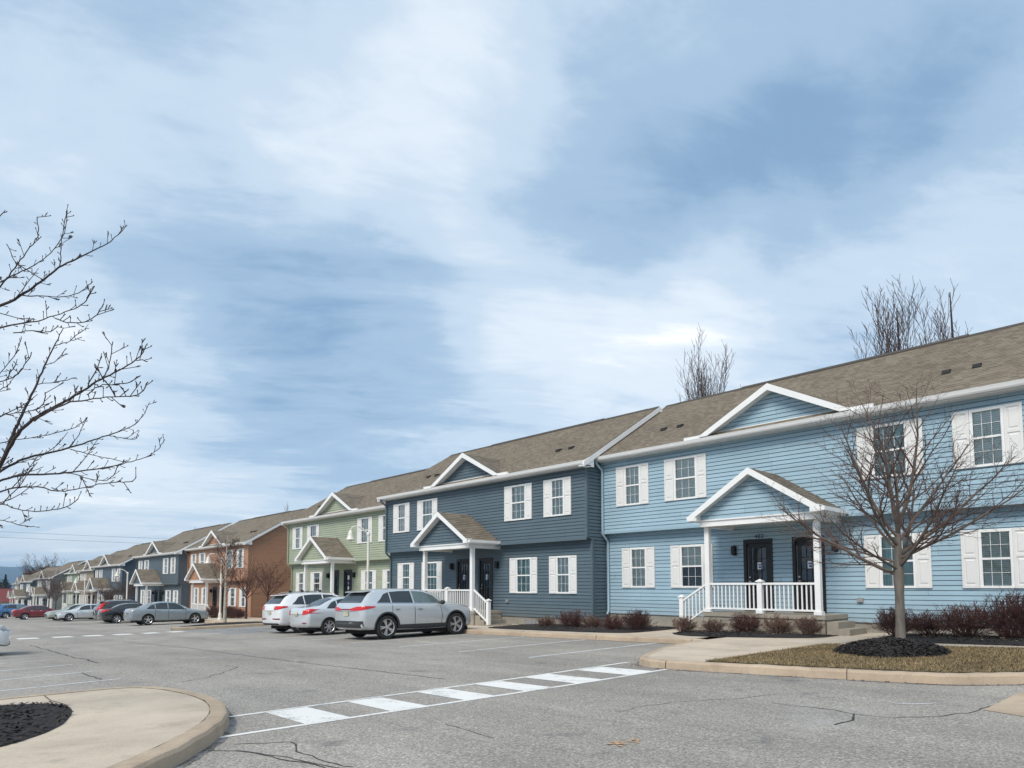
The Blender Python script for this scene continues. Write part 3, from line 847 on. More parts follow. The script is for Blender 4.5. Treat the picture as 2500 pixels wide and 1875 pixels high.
def house(name, label, x, y, b, c, left_end, right_end, style, rails, steps=(True, True), signs=None, far=False, well=None):
    rr = random.Random(name+str(x))
    root = thing('townhouse', label, 'townhouse', (x, y, b), 0, 'townhouses in a row along the parking lot')
    S = m_siding('siding_'+name, c); T = m_plain('trim_'+name, dark(c, .92), .45, .05, 2)
    # ---- walls
    wl_ = MB(); op_l = [(cx-w/2+.01, cx+w/2-.01, WZ[0][0]+.01, WZ[0][1]-.01) for cx, w in (((a+bb)/2, w) for a, bb, w in LOWW)]
    op_u = [(o[0], o[1], WZ[1][0]-3.0+.01, WZ[1][1]-3.0-.01) for o in op_l]
    doors = [(-1.26, -.31), (.30, 1.25)]
    op_l += [(d0+.01, d1-.01, -.2, .22+2.24) for d0, d1 in doors]
    siding(wl_, (0, 0, 0), (1, 0, 0), (0, -1, 0), 0, 3.0, lambda z: (-HW, HW), op_l)
    siding(wl_, (0, -.3, 3.0), (1, 0, 0), (0, -1, 0), 0, 2.70, lambda z: (-HW, HW), op_u)
    wl_.box(-HW, HW, -.3, 0, 2.985, 3.0, 1)                          # overhang underside
    wl_.box(-HW-.01, HW+.01, -.345, -.295, 2.94, 3.02, 1)            # moulding along the overhang
    wl_.box(-HW, HW, -.02, .01, 2.90, 2.985, 1)
    for s in (-1, 1):
        wl_.box(s*HW-.055, s*HW+.032, -.032, .07, 0, 2.94, 1)
        wl_.box(s*HW-.055, s*HW+.032, -.332, -.23, 3.02, 5.66, 1)
        # end walls with gable
        def span(z):
            zz_ = z
            if zz_ < 3.0: lo, hi = 0.0, DEP
            else: lo, hi = -.3, DEP
            if zz_ > EZ-.2:
                lim = (zz_-(EZ-.16))/SL
                lo = max(lo, EY+lim); hi = min(hi, BY-lim)
            return (lo, hi) if s > 0 else (-hi, -lo)
        if s > 0: siding(wl_, (HW, 0, 0), (0, 1, 0), (1, 0, 0), 0, RZ-.2, span)
        else: siding(wl_, (-HW, 0, 0), (0, -1, 0), (-1, 0, 0), 0, RZ-.2, span)
    wl_.quad((HW, DEP, 0), (-HW, DEP, 0), (-HW, DEP, 5.7), (HW, DEP, 5.7))
    part('wall', wl_, [S, T], root)
    fb = MB(); fb.box(-HW+.02, HW-.02, .02, DEP-.02, -1.0, 0.005); part('foundation', fb, M['found'], root)
    # ---- roof
    xl = -HW-(.22 if left_end else 0); xr = HW+(.22 if right_end else 0)
    rf = MB(); roof_plane(rf, xl, xr)
    rf.box(xl, xr, EY, -.3, 5.64, 5.66, 1)                            # soffit
    rf.box(xl, xr, EY, EY+.03, 5.66, 5.80, 1)
    for e, xx, s in ((left_end, xl, -1), (right_end, xr, 1)):
        if e:
            rake_board(rf, xx, EY-.06, EZ-.05, RY, RZ-.012, s, .20, .025, 2)
            rake_board(rf, xx, BY, EZ-.02, RY, RZ+.016, s, .21, .025, 2)
            x0, x1 = sorted((xx, s*HW))
            for ya, za, yb, zb in ((EY, EZ, RY, RZ), (BY, EZ, RY, RZ)):
                q = [(x0, ya, za-.17), (x1, ya, za-.17), (x1, yb, zb-.17), (x0, yb, zb-.17)]
                rf.quad(*q, m=1)
            # boxed eave return
            rf.prism([(xx, EY-.08, EZ-.03), (xx, -.12, EZ+.28), (xx, -.12, 5.62), (xx, EY-.08, 5.62)], (-s*.05, 0, 0), 2)
            xa, xb = sorted((xx, xx-s*.22)); rf.box(xa, xb, EY-.08, -.3, 5.60, 5.64, 2)
    roof = part('roof', rf, [M['shingle'], M['soffit'], M['white']], root)
    rc = MB()
    for i in range(24):
        a = xl+(xr-xl)*i/24; bb = xl+(xr-xl)*(i+1)/24
        if i in (0, 23): h_ = .012
        else: h_ = .05 if 5 < i < 19 else .02
        rc.prism([(a, RY-.16, RZ-.085+h_), (a, RY, RZ+.02+h_), (a, RY+.16, RZ-.085+h_), (a, RY+.16, RZ-.15), (a, RY-.16, RZ-.15)], (bb-a, 0, 0))
    part('ridge_cap', rc, M['ridge'], roof)
    for vx in (-4.8, -4.1, 4.25, 4.95):
        v = MB(); yv = .92; zv = EZ+SL*(yv-EY)
        v.prism([(vx-.09, yv-.09, zv-.05), (vx-.09, yv-.08, zv+.08), (vx-.09, yv+.10, zv+.13), (vx-.09, yv+.11, zv+.05)], (.18, 0, 0))
        v.box(vx-.10, vx+.10, yv-.10, yv+.12, zv-.02, zv+.0)
        part('roof_vent', v, M['ventgrey'], roof)
    # ---- gutter and downspout
    gt = MB(); gl_, gr_ = xl+(0 if left_end else -.12), xr-(.06 if right_end else .0)
    if not left_end: gl_ = -HW-.06
    prof = [(EY-.005, 5.80), (EY-.005, 5.67), (EY-.075, 5.67), (EY-.10, 5.71), (EY-.115, 5.76), (EY-.13, 5.80), (EY-.12, 5.805), (EY-.10, 5.795)]
    gt.prism([(gl_, yy, zz_) for yy, zz_ in prof], (gr_-gl_, 0, 0))
    part('gutter', gt, M['white'], root)
    ds = MB(); xd = -HW+.10
    pth = [(xd-.02, EY-.06, 5.68), (xd-.02, EY-.04, 5.56), (xd, -.40, 5.36), (xd, -.38, 5.2), (xd, -.38, 3.05), (xd, -.36, 2.92), (xd, -.12, 2.72), (xd, -.07, 2.6), (xd, -.07, .1), (xd, -.16, -.05)]
    ds.tube(pth, .05, 8); part('downspout', ds, T, root, None, 50)
    # ---- eave dormer gable
    dm = MB(); AZ, DZ, DW, yf = 7.10, 5.86, 2.36, -.72
    yb = EY+(AZ-EZ)/SL
    for s in (-1, 1):
        tri_courses(dm, (0, yf, AZ), (0, yb, AZ+.0), (s*DW, yf, DZ), (s*DW, EY+(DZ-EZ)/SL+.05, DZ), 14, 0)
        dm.prism([(0, yf, AZ+.005), (s*DW, yf, DZ+.005), (s*DW, yf, DZ-.02), (s*(DW-.30), yf, DZ-.02), (0, yf, AZ-.20)] if s > 0 else [(0, yf, AZ-.20), (s*(DW-.30), yf, DZ-.02), (s*DW, yf, DZ-.02), (s*DW, yf, DZ+.005), (0, yf, AZ+.005)], (0, -.03, 0), 1)
        dm.quad((0, yf, AZ-.17), (0, -.38, AZ-.17), (s*(DW-.25), -.38, DZ-.0), (s*(DW-.25), yf, DZ-.0), 2)
        xa, xb = sorted((s*(DW-.05), s*(DW+.55))); dm.box(xa, xb, EY-.09, EY+.02, 5.80, 5.90, 1)
    dmo = part('dormer', dm, [M['shingle'], M['white'], M['soffit']], root)
    gp_ = MB()
    gz0 = EZ+SL*(-.40-EY)-.02
    k_ = (AZ-.12-gz0)
    wid = (DW-.25)*(AZ-.15-gz0)/(AZ-.17-DZ)
    k_ = AZ-.15-gz0
    siding(gp_, (0, -.40, gz0), (1, 0, 0), (0, -1, 0), 0, k_, lambda z: (-wid*(1-z/k_), wid*(1-z/k_)))
    gp_.box(-wid, wid, -.43, -.40, gz0-.01, gz0+.035, 1)
    part('gable_panel', gp_, [S, M['white']], dmo)
    # ---- porch roof
    pr = MB(); PA, PE, PW, py0, py1 = 4.38, 3.10, 1.98, -2.05, -.31
    for s in (-1, 1):
        tri_courses(pr, (0, py0, PA), (0, py1, PA), (s*PW, py0, PE), (s*PW, py1, PE), 14, 0)
        pts = [(0, py0, PA+.005), (s*PW, py0, PE+.005), (s*PW, py0, PE-.13), (s*(PW-.24), py0, PE-.13), (s*(PW-.26), py0, PE-.01), (0, py0, PA-.19)]
        pr.prism(pts if s > 0 else pts[::-1], (0, -.03, 0), 1)
        pr.quad((0, py0, PA-.17), (0, -1.78, PA-.17), (s*(PW-.22), -1.78, PE-.0), (s*(PW-.22), py0, PE-.0), 2)
        xa, xb = sorted((s*PW, s*(PW-.03))); pr.box(xa, xb, py0, py1, PE-.14, PE-.0, 1)         # side eave fascia
        xa, xb = sorted((s*PW, s*(PW+.09))); pr.box(xa, xb, py0+.06, py1, PE-.10, PE+.01, 1)     # its gutter
        xa, xb = sorted((s*(PW-.03), s*1.72)); pr.box(xa, xb, py0, py1, PE-.14, PE-.12, 2)       # side soffit
        xa, xb = sorted((s*(PW-.28), s*(PW-.03))); pr.box(xa, xb, py0+.004, -1.765, PE-.135, PE+.06, 1)   # boxed eave end
        xa, xb = sorted((s*1.75, s*1.57)); pr.box(xa, xb, -1.58, 0, 2.80, 3.0, 1)                # side beam
    pr.box(-1.75, 1.75, -1.76, -1.58, 2.80, 3.0, 1)                  # front beam
    pr.box(-1.79, 1.79, -1.80, -1.76, 2.965, 3.005, 1)
    pr.box(-1.57, 1.57, -1.58, -.0, 2.90, 2.92, 2)                   # ceiling
    pro = part('porch_roof', pr, [M['shingle'], M['white'], M['soffit']], root)
    gp_ = MB(); k_ = PA-.15-3.0; wid = (PW-.22)*(PA-.15-3.0)/(PA-.17-PE)
    siding(gp_, (0, -1.77, 3.0), (1, 0, 0), (0, -1, 0), 0, k_, lambda z: (-min(1.75, wid*(1-z/k_)), min(1.75, wid*(1-z/k_))))
    part('gable_panel', gp_, [S], pro)
    # ---- porch base, steps, posts, railing
    FZ = .22; g = -.9
    st = MB(); st.box(-1.80, 1.80, -1.55, -.025, g, FZ-.12); st.box(-1.83, 1.83, -1.585, -.025, FZ-.12, FZ)
    part('porch_floor', st, M['step'], root)
    for s, on in zip((-1, 1), steps):
        if not on: continue
        q = MB(); y0, y1 = -1.50, -.35
        for k in range(3):
            zt = FZ-.17*(k+1)-.004*k
            xa, xb = sorted((s*(1.835 if k == 0 else 1.83+.30*k), s*(1.83+.30*(k+1)))); q.box(xa, xb, y0-(.04*k), y1+.02*k, g, zt)
        part('step', q, M['step'], root)
    for px_ in (-1.65, 1.65):
        q = MB(); post(q, px_, -1.5, FZ, 2.80); part('porch_post', q, M['white'], root)
    q = MB(); baluster_run(q, -1.575, -.075, -1.5, FZ, 12); baluster_run(q, .075, 1.575, -1.5, FZ, 12)
    rl = part('porch_railing', q, M['white'], root)
    q = MB(); post(q, 0, -1.5, FZ, FZ+.90, .07, True); part('newel_post', q, M['white'], rl)
    for s, on in zip((-1, 1), rails):
        if not on: continue
        q = MB(); xn = s*2.62; zb = FZ-.55; x0 = s*1.73; yr = -1.46
        n_ = 7
        for k in range(1, n_):
            xx = x0+(xn-x0)*k/n_; zz_ = FZ+(zb-FZ)*k/n_
            q.box(xx-.017, xx+.017, yr-.017, yr+.017, zz_+.10, zz_+.84)
        for dz, hh in ((.82, .06), (.08, .05)):
            q.prism([(x0, yr-.04, FZ+dz), (x0, yr-.04, FZ+dz+hh), (xn, yr-.04, zb+dz+hh), (xn, yr-.04, zb+dz)], (0, .08, 0))
        sr = part('step_railing', q, M['white'], root)
        q = MB(); post(q, xn, yr, zb-.10, zb+.98, .065, True); part('newel_post', q, M['white'], sr)
    add_windows(root, style, rr)
    # ---- doors
    for k, (d0, d1) in enumerate(doors):
        d = link('door', cmesh('door', lambda: door_mesh(1)), root, ((d0+d1)/2, 0, FZ))
        q = MB(); q.quad((-.24, .043, .26), (.24, .043, .26), (.24, .043, 1.98), (-.24, .043, 1.98)); part('pane', q, M['glass'], d)
        q = MB(); q.box(-.24, .24, .30, .31, .26, 1.98); part('dark_interior', q, M['room'], d)
        q = MB(); q.tube([(-.30, .02, .93), (-.30, -.045, .93)], .012, 8); q.tube([(-.30, -.045, .93), (-.21, -.05, .92)], .011, 8); q.lathe([(.028, -.0), (.028, .012), (.02, .018)], (-.30, .004, .93), 12, 'y')
        q.lathe([(.026, 0), (.026, .016)], (-.30, .004, 1.06), 12, 'y'); q.box(-.352, -.345, .012, .02, .3, 2.0)
        part('door_handle', q, M['steel'], d)
        if not far and not signs:
            q = MB(); q.box(-.05, .10, .030, .034, 1.30, 1.52, 0); q.box(-.03, .08, .027, .030, 1.43, 1.47, 1); q.box(-.01, .06, .027, .030, 1.34, 1.40, 1)
            part('door_notice', q, [M['paper'], M['ink']], d)
        if signs and k == 1:
            for (z0, z1, w0, blu) in ((1.66, 1.90, .1, 0), (1.36, 1.58, .09, 1), (1.08, 1.26, .09, 0), (.88, 1.0, .06, 0)):
                q = MB(); q.box(-w0, w0, .022, .030, z0, z1, 1 if blu else 0)
                if blu: q.box(-.02, .015, .019, .022, z0+.06, z1-.05); q.lathe([(.05, 0), (.05, .003)], (.0, .019, z0+.07), 12, 'y')
                part('door_sign', q, [M['paper'], M['ink']], d)
    for s in (-1, 1):
        q = MB(); xx = 1.56*s
        q.box(xx-.06, xx+.06, -.05, .0, 1.98, 2.30); q.lathe([(.055, 0), (.075, .03), (.075, .24), (.055, .27)], (xx, -.13, 2.0), 14); q.box(xx-.02, xx+.02, -.10, -.03, 2.1, 2.16)
        part('wall_lamp', q, M['black'], root)
    if not far:
        q = MB(); q.box(2.10, 2.26, -.07, .0, .55, .68); q.box(2.115, 2.245, -.085, -.07, .56, .66); part('outlet_cover', q, M['greymetal'], root)
    if well:
        q = MB(); k_ = 22
        pts = [(well+.46*math.cos(math.pi+math.pi*i/k_)*(1+.03*(-1)**i), .0+.42*math.sin(math.pi+math.pi*i/k_)*(1+.03*(-1)**i)) for i in range(k_+1)]
        for (a, b2) in zip(pts[:-1], pts[1:]):
            q.quad((a[0], a[1], -.6), (b2[0], b2[1], -.6), (b2[0], b2[1], -.12), (a[0], a[1], -.12)); q.quad((a[0]*.97+well*.03, a[1]*.94, -.12), (a[0], a[1], -.12), (b2[0], b2[1], -.12), (b2[0]*.97+well*.03, b2[1]*.94, -.12))
        part('window_well', q, M['greymetal'], root)
    return root

def number(root, text, x, z, h):
    cu = bpy.data.curves.new('house_number', 'FONT'); cu.body = text; cu.size = h*1.35; cu.extrude = .006; cu.align_x = 'CENTER'
    cu.space_character = 1.25
    o = bpy.data.objects.new('tmp', cu); COL.objects.link(o)
    dg = bpy.context.evaluated_depsgraph_get(); me = bpy.data.meshes.new_from_object(o.evaluated_get(dg))
    bpy.data.objects.remove(o)
    me.materials.clear(); me.materials.append(M['black'])
    n = link('house_number', me, root, (x, -.03, z), (R(90), 0, 0))
    return n

hb = house('light_blue', 'light blue two-storey townhouse with doors numbered 402 and 400', -9.18, 19.8, .56, (.320, .455, .540), False, True, 'ghtgpptp', (True, False), well=-5.5)
number(hb, '402', -.73, 2.50, .125); number(hb, '400', .83, 2.50, .125)
house('dark_slate', 'dark slate blue townhouse between the light blue house and the sage green house', -22.76, 18.95, .33, (.098, .140, .168), True, True, 'tttspsss', (True, True), well=3.8)
house('sage_green', 'sage green townhouse with blue sign on its door, beside the dark slate blue house', -36.3, 19.85, .08, (.365, .408, .300), True, False, 'gdttpspg', (False, True), signs=True)
house('rust_brown', 'rust brown townhouse with a bare rust brown end wall', -56.6, 19.8, -.95, (.44, .235, .14), False, True, 'gtddsgss', (False, True), far=True)
house('slate_grey', 'slate grey townhouse attached to the left of the rust brown house', -70.1, 18.95, -1.2, (.090, .118, .140), True, True, 'ddttsssg', (False, False), far=True)
house('grey_blue', 'grey blue townhouse with a wide blank end wall behind the arched street lamp', -89.6, 18.95, -1.8, (.080, .112, .138), True, True, 'tdtdssgs', (False, False), far=True)
house('tan', 'tan townhouse joined to the left side of the grey blue house', -103.2, 19.8, -2.05, (.335, .255, .175), False, False, 'gdtdssgs', (False, False), far=True)
house('pale_green', 'pale green townhouse far down the row, its right end wall showing', -121.3, 21.2, -2.15, (.27, .34, .225), True, True, 'gdtdssgs', (False, False), far=True)
house('ash_grey', 'ash grey townhouse in front of the pale green one, far down the row', -135.0, 19.2, -2.87, (.22, .245, .25), False, True, 'gdtdssgs', (False, False), far=True)
house('charcoal', 'charcoal townhouse near the far end of the row', -153.0, 18.8, -3.35, (.08, .095, .105), True, True, 'gdtdssgs', (False, False), far=True)
house('beige', 'beige townhouse at the far end of the row, closest to the red roof', -166.6, 19.5, -3.65, (.33, .27, .20), True, False, 'gdtdssgs', (False, False), far=True)

# ------------------------------------------------------------------ vehicles
def pchip(xs, ys, xq):
    xs, ys = np.array(xs, float), np.array(ys, float); h = np.diff(xs); d = np.diff(ys)/h
    m = np.zeros_like(ys); m[0], m[-1] = d[0], d[-1]
    for i in range(1, len(xs)-1):
        if d[i-1]*d[i] > 0:
            w1, w2 = 2*h[i]+h[i-1], h[i]+2*h[i-1]
            m[i] = (w1+w2)/(w1/d[i-1]+w2/d[i])
    i = np.clip(np.searchsorted(xs, xq)-1, 0, len(h)-1); t = (xq-xs[i])/h[i]
    return (ys[i]*(1+2*t)*(1-t)**2+m[i]*h[i]*t*(1-t)**2+ys[i+1]*t*t*(3-2*t)+m[i+1]*h[i]*t*t*(t-1))

def m_carpaint(name, c, metal=.35):
    m, n, l, b = nt(name)
    tc = n.new('ShaderNodeTexCoord').outputs['Object']
    f = nz(n, l, tc, 1.5, 4, .6)
    sep = n.new('ShaderNodeSeparateXYZ'); l.new(tc, sep.inputs[0])
    dust = mth(n, l, 'MULTIPLY', mth(n, l, 'MULTIPLY_ADD', sep.outputs[2], -1.5, 1.05, True), mth(n, l, 'MULTIPLY', nz(n, l, tc, 4, 5, .7), .75))
    col = mixc(n, l, dust, ramp(n, l, f, [(.3, dark(c, .94)), (.7, dark(c, 1.05))]), (.22, .20, .18))
    l.new(col, b.inputs['Base Color']); b.inputs['Metallic'].default_value = metal
    b.inputs['Roughness'].default_value = .26
    b.inputs['Coat Weight'].default_value = 1; b.inputs['Coat Roughness'].default_value = .03
    return m
M['tyre'] = m_plain('tyre_rubber', (.018, .018, .018), .85, .3, 12)
M['rim'] = m_plain('alloy_rim', (.62, .62, .63), .3, .1, 9, .85)
M['wheelwell'] = m_plain('wheel_well', (.006, .006, .006), .95, .2, 9)
M['carglass'] = m_plain('tinted_glass', (.018, .024, .026), .04, .2, 2, 0, .9)
M['carglasslight'] = m_plain('clear_glass', (.10, .14, .14), .04, .3, 3, 0, .9)
M['redlamp'] = m_plain('red_lens', (.55, .012, .012), .15, .2, 9, 0, .7)
M['darkred'] = m_plain('dark_red_lens', (.20, .008, .010), .15, .2, 9, 0, .7)
M['clearlamp'] = m_plain('clear_lens', (.36, .36, .35), .12, .3, 14, .2, .8)
M['cladding'] = m_plain('grey_cladding', (.035, .036, .038), .6, .1, 9)
M['trimblack'] = m_plain('black_trim', (.010, .010, .011), .45, .2, 9)
M['chrome'] = m_plain('chrome', (.75, .75, .76), .12, .05, 4, 1)
M['plate'] = m_plain('licence_plate', (.55, .57, .42), .4, .15, 30)

# keys: s (0 rear .. 1 nose), underside, shoulder z, top z, half width, half width of roof (fractions of W/2 for widths, of H for heights)
SUVK = [(0, .30, .52, .56, .80, .70), (.006, .235, .60, .635, .885, .76), (.02, .20, .65, .69, .945, .77), (.045, .185, .675, .755, .975, .755), (.09, .175, .685, .90, .992, .71), (.135, .17, .69, .962, 1, .68), (.20, .16, .69, .985, 1, .665),
        (.32, .155, .682, 1.0, 1, .66), (.45, .15, .675, .995, 1, .66), (.55, .15, .665, .968, 1, .67), (.625, .152, .66, .90, 1, .69), (.695, .155, .655, .775, .995, .74), (.75, .16, .648, .71, .99, .80), (.81, .165, .637, .69, .985, .81), (.88, .17, .605, .655, .965, .78), (.94, .175, .56, .615, .92, .74), (.98, .19, .47, .54, .83, .68), (1, .27, .40, .46, .70, .62)]
SEDK = [(0, .32, .52, .55, .78, .68), (.008, .24, .60, .635, .88, .76), (.025, .205, .645, .685, .945, .80), (.07, .19, .67, .725, .98, .80), (.13, .18, .68, .745, .995, .79), (.165, .175, .68, .775, 1, .775), (.23, .17, .675, .875, 1, .72), (.31, .165, .665, .965, 1, .67),
        (.38, .16, .655, .995, 1, .655), (.46, .155, .64, 1.0, 1, .65), (.54, .155, .63, .975, 1, .66), (.61, .155, .62, .89, 1, .69), (.68, .158, .61, .77, .995, .74), (.735, .16, .60, .675, .99, .80), (.80, .165, .585, .64, .98, .80), (.88, .17, .545, .60, .955, .76), (.94, .175, .495, .56, .90, .70), (.98, .165, .43, .49, .86, .66), (1, .20, .38, .43, .74, .58)]
def wheel_meshes(r, w, spokes, double):
    key = ('wheel', r, w, spokes, double)
    def mk():
        t = MB(); rr_ = .70*r
        t.lathe([(rr_, -w/2+.02), (r*.90, -w/2), (r*.975, -w/2+.02), (r, -w/2+.05), (r, w/2-.05), (r*.975, w/2-.02), (r*.90, w/2), (rr_+.008, w/2-.015), (rr_, w/2-.05)], sides=36, axis='x')
        tm = t.mesh('tyre', [M['tyre']])
        tm.polygons.foreach_set('use_smooth', [True]*len(tm.polygons)); tm.set_sharp_from_angle(angle=R(50))
        q = MB()
        xo = w/2-.02
        q.lathe([(rr_*.94, xo-.11), (rr_*.93, xo-.10)], sides=30, axis='x', m=1)
        # rim lip
        n0 = len(q.v); S_ = 36
        for rad, x in ((rr_*.90, xo-.10), (rr_*.92, xo-.01), (rr_*.985, xo+.004), (rr_*1.0, xo-.02)):
            for k in range(S_):
                a = 2*math.pi*k/S_; q.v.append((x, rad*math.cos(a), rad*math.sin(a)))
        for i in range(3):
            for k in range(S_):
                a = n0+i*S_+k; b = n0+i*S_+(k+1) % S_; q.f.append((a, a+S_, b+S_, b)); q.m.append(0)
        for k in range(spokes):
            for dd in ((-.10, .10) if double else (0,)):
                a = 2*math.pi*k/spokes+.3
                d0 = Vector((0, math.cos(a), math.sin(a))); a2 = a+dd*1.5
                d1 = Vector((0, math.cos(a2), math.sin(a2)))
                p0 = d0*rr_*.16; p1 = d1*rr_*.95
                t_ = (p1-p0).normalized(); nn = Vector((1, 0, 0)).cross(t_)
                w0, w1 = (rr_*.09, rr_*.075) if double else (rr_*.17, rr_*.11)
                A = [p0+nn*w0, p0-nn*w0, p1-nn*w1, p1+nn*w1]
                top = [Vector((xo-.012, v.y, v.z)) for v in A[:2]]+[Vector((xo-.006, v.y, v.z)) for v in A[2:]]
                q.prism(top, (-.045, 0, 0), 0)
        q.lathe([(rr_*.22, xo-.06), (rr_*.22, xo-.012), (rr_*.16, xo-.004)], sides=18, axis='x', m=0)
        return tm, q.mesh('rim', [M['rim'], M['trimblack']])
    return cmesh(key, mk)

def vehicle(name, label, cat, K, L, W, H, wb, fo, r, paint, loc, rotz, opt, group='cars parked in the lot'):
    root = thing(name, label, cat, loc, rotz, group)
    N = 72
    sq = np.concatenate([np.linspace(0, .05, 14)[:-1], np.linspace(.05, .95, N-26), np.linspace(.95, 1, 14)[1:]])
    ks = [k[0] for k in K]
    cols = [pchip(ks, [k[j] for k in K], sq) for j in range(1, 6)]
    mb = MB(); rows = []
    for i, s in enumerate(sq):
        zb, zs, zt, ws, wr = cols[0][i]*H, cols[1][i]*H, cols[2][i]*H, cols[3][i]*W/2, cols[4][i]*W/2
        y = -L/2+s*L
        ze = zs+(zt-zs)*.86
        pts = [(0, zb), (ws*.72, zb), (ws*.90, zb+.02*H), (ws*.965, zb+.12*(zs-zb)), (ws*.992, zb+.33*(zs-zb)), (ws, zb+.55*(zs-zb)), (ws*.992, zb+.78*(zs-zb)), (ws*.972, zb+.93*(zs-zb)), (ws*.945, zs)]
        wi = ws*.93
        for t in (.08, .3, .55, .8, .95): pts.append((wi+(wr-wi)*(t*.85+.15*t*t), zs+(ze-zs)*t))
        pts += [(wr*.965, ze+(zt-ze)*.28), (wr*.82, ze+(zt-ze)*.62), (wr*.5, ze+(zt-ze)*.9), (0, zt)]
        # plan curvature at the ends
        c0 = max(0, 1-s/.045); c1 = max(0, (s-.94)/.06)
        full = [(x, z) for x, z in pts]+[(-x, z) for x, z in pts[-2:0:-1]]
        row = []
        for x, z in full:
            bend = (abs(x)/(W/2))**3
            row.append((x, y+bend*(.10*c0 if c0 else 0)-bend*(.22*c1 if c1 else 0), z))
        rows.append(row)
    n = len(rows[0])
    for row in rows: mb.v += row
    for i in range(len(rows)-1):
        for k in range(n):
            a = i*n+k; b = i*n+(k+1) % n
            mb.f.append((a, b, b+n, a+n)); mb.m.append(0)
    mb.f.append(tuple(range(n-1, -1, -1))); mb.m.append(0)
    e = (len(rows)-1)*n; mb.f.append(tuple(range(e, e+n))); mb.m.append(0)
    for i in range(len(mb.f)): pass
    me = mb.mesh('body', [paint, M['wheelwell']])
    body = link('body', me, None, None, None, 32)
    bvh = BVHTree.FromPolygons([Vector(v) for v in mb.v], mb.f)
    # wheel arches
    yf, yr = L/2-fo, L/2-fo-wb
    for yy in (yf, yr):
        cut = MB(); ra = r*1.10
        for s in (-1, 1):
            xa, xb = sorted((s*(W/2-.30), s*(W/2+.3)))
            cut.lathe([(ra, xa), (ra, xb)], (0, yy, r+.02), 40, 'x')
        co = link('cut', cut.mesh('cut', [M['wheelwell']]))
        md = body.modifiers.new('b', 'BOOLEAN'); md.operation = 'DIFFERENCE'; md.object = co; md.solver = 'EXACT'
        dg = bpy.context.evaluated_depsgraph_get(); dg.update()
        nm = bpy.data.meshes.new_from_object(body.evaluated_get(dg))
        body.modifiers.clear(); body.data = nm; bpy.data.objects.remove(co)
        for p in nm.polygons:
            c = p.center
            if math.hypot(c.y-yy, c.z-r-.02) < ra*1.005 and abs(c.x) < W/2-.005 and abs(c.x) > W/2-.32 and (abs(math.hypot(c.y-yy, c.z-r-.02)-ra) < .03 and abs(p.normal.x) < .3 or abs(p.normal.x) > .95 and abs(abs(c.x)-(W/2-.30)) < .01):
                p.material_index = 1
    me = body.data
    if len(me.materials) < 2:
        me.materials.clear(); me.materials.append(paint); me.materials.append(M['wheelwell'])
    me.polygons.foreach_set('use_smooth', [True]*len(me.polygons)); me.set_sharp_from_angle(angle=R(32))
    body.parent = root; body.name = 'body'
    # ---- projected pieces
    def interp(pl, k):
        d = [0]
        for a, b in zip(pl[:-1], pl[1:]): d.append(d[-1]+math.hypot(b[0]-a[0], b[1]-a[1]))
        return [(float(np.interp(t*d[-1], d, [p[0] for p in pl])), float(np.interp(t*d[-1], d, [p[1] for p in pl]))) for t in np.linspace(0, 1, k)]
    def patch(mb, axis, lo, hi, nc=12, nr=5, off=.006, m=0):
        A, B = interp(lo, nc+1), interp(hi, nc+1); g = []
        for j in range(nr+1):
            row = []
            for a, b in zip(A, B):
                u = a[0]+(b[0]-a[0])*j/nr; v = a[1]+(b[1]-a[1])*j/nr
                if axis in ('R', 'L'):
                    s = 1 if axis == 'R' else -1; o, d = Vector((s*3, u, v)), Vector((-s, 0, 0))
                elif axis == 'B': o, d = Vector((u, -6, v)), Vector((0, 1, 0))
                elif axis == 'F': o, d = Vector((u, 6, v)), Vector((0, -1, 0))
                else: o, d = Vector((u, v, 4)), Vector((0, 0, -1))
                h = bvh.ray_cast(o, d)
                if h[0] is None:
                    q = bvh.find_nearest(o+d*(2 if axis in 'RL' else 3.5)); p, nn = q[0], q[1]
                else: p, nn = h[0], h[1]
                if nn.dot(d) > 0: nn = -nn
                row.append(p+nn*off)
            g.append(row)
        for j in range(nr):
            for i in range(nc):
                mb.quad(g[j][i], g[j][i+1], g[j+1][i+1], g[j+1][i], m)
    Y = lambda s: -L/2+s*L
    Z = lambda z: z*H
    P2 = lambda pl: [(Y(a), Z(b)) for a, b in pl]
    def side(nm, lo, hi, mat, nc=12, nr=5, off=.006):
        for ax in 'RL':
            q = MB(); patch(q, ax, P2(lo), P2(hi), nc, nr, off)
            part(nm, q, mat, root, None, 60)
    for lo, hi, mat in opt['windows']:
        if opt.get('surround'):
            pass
        side('side_window', lo, hi, mat)
    X = lambda f: f*W/2
    q = MB(); lo, hi = opt['rearglass']; patch(q, opt.get('rearaxis', 'B'), [(X(a), Z(b) if opt.get('rearaxis', 'B') == 'B' else Y(b)) for a, b in lo], [(X(a), Z(b) if opt.get('rearaxis', 'B') == 'B' else Y(b)) for a, b in hi], 12, 6)
    part('rear_window', q, M['carglass'], root, None, 60)
    q = MB(); lo, hi = opt['windscreen']; patch(q, 'T', [(X(a), Y(b)) for a, b in lo], [(X(a), Y(b)) for a, b in hi], 12, 8)
    part('windscreen', q, M['carglass'], root, None, 60)
    # black window surround: thin band under the glass
    def band(mb, axis, pl, w, off, m=0):
        lo = [(a, b-w/2) for a, b in pl]; hi = [(a, b+w/2) for a, b in pl]
        patch(mb, axis, lo, hi, max(6, len(pl)*4), 1, off, m)
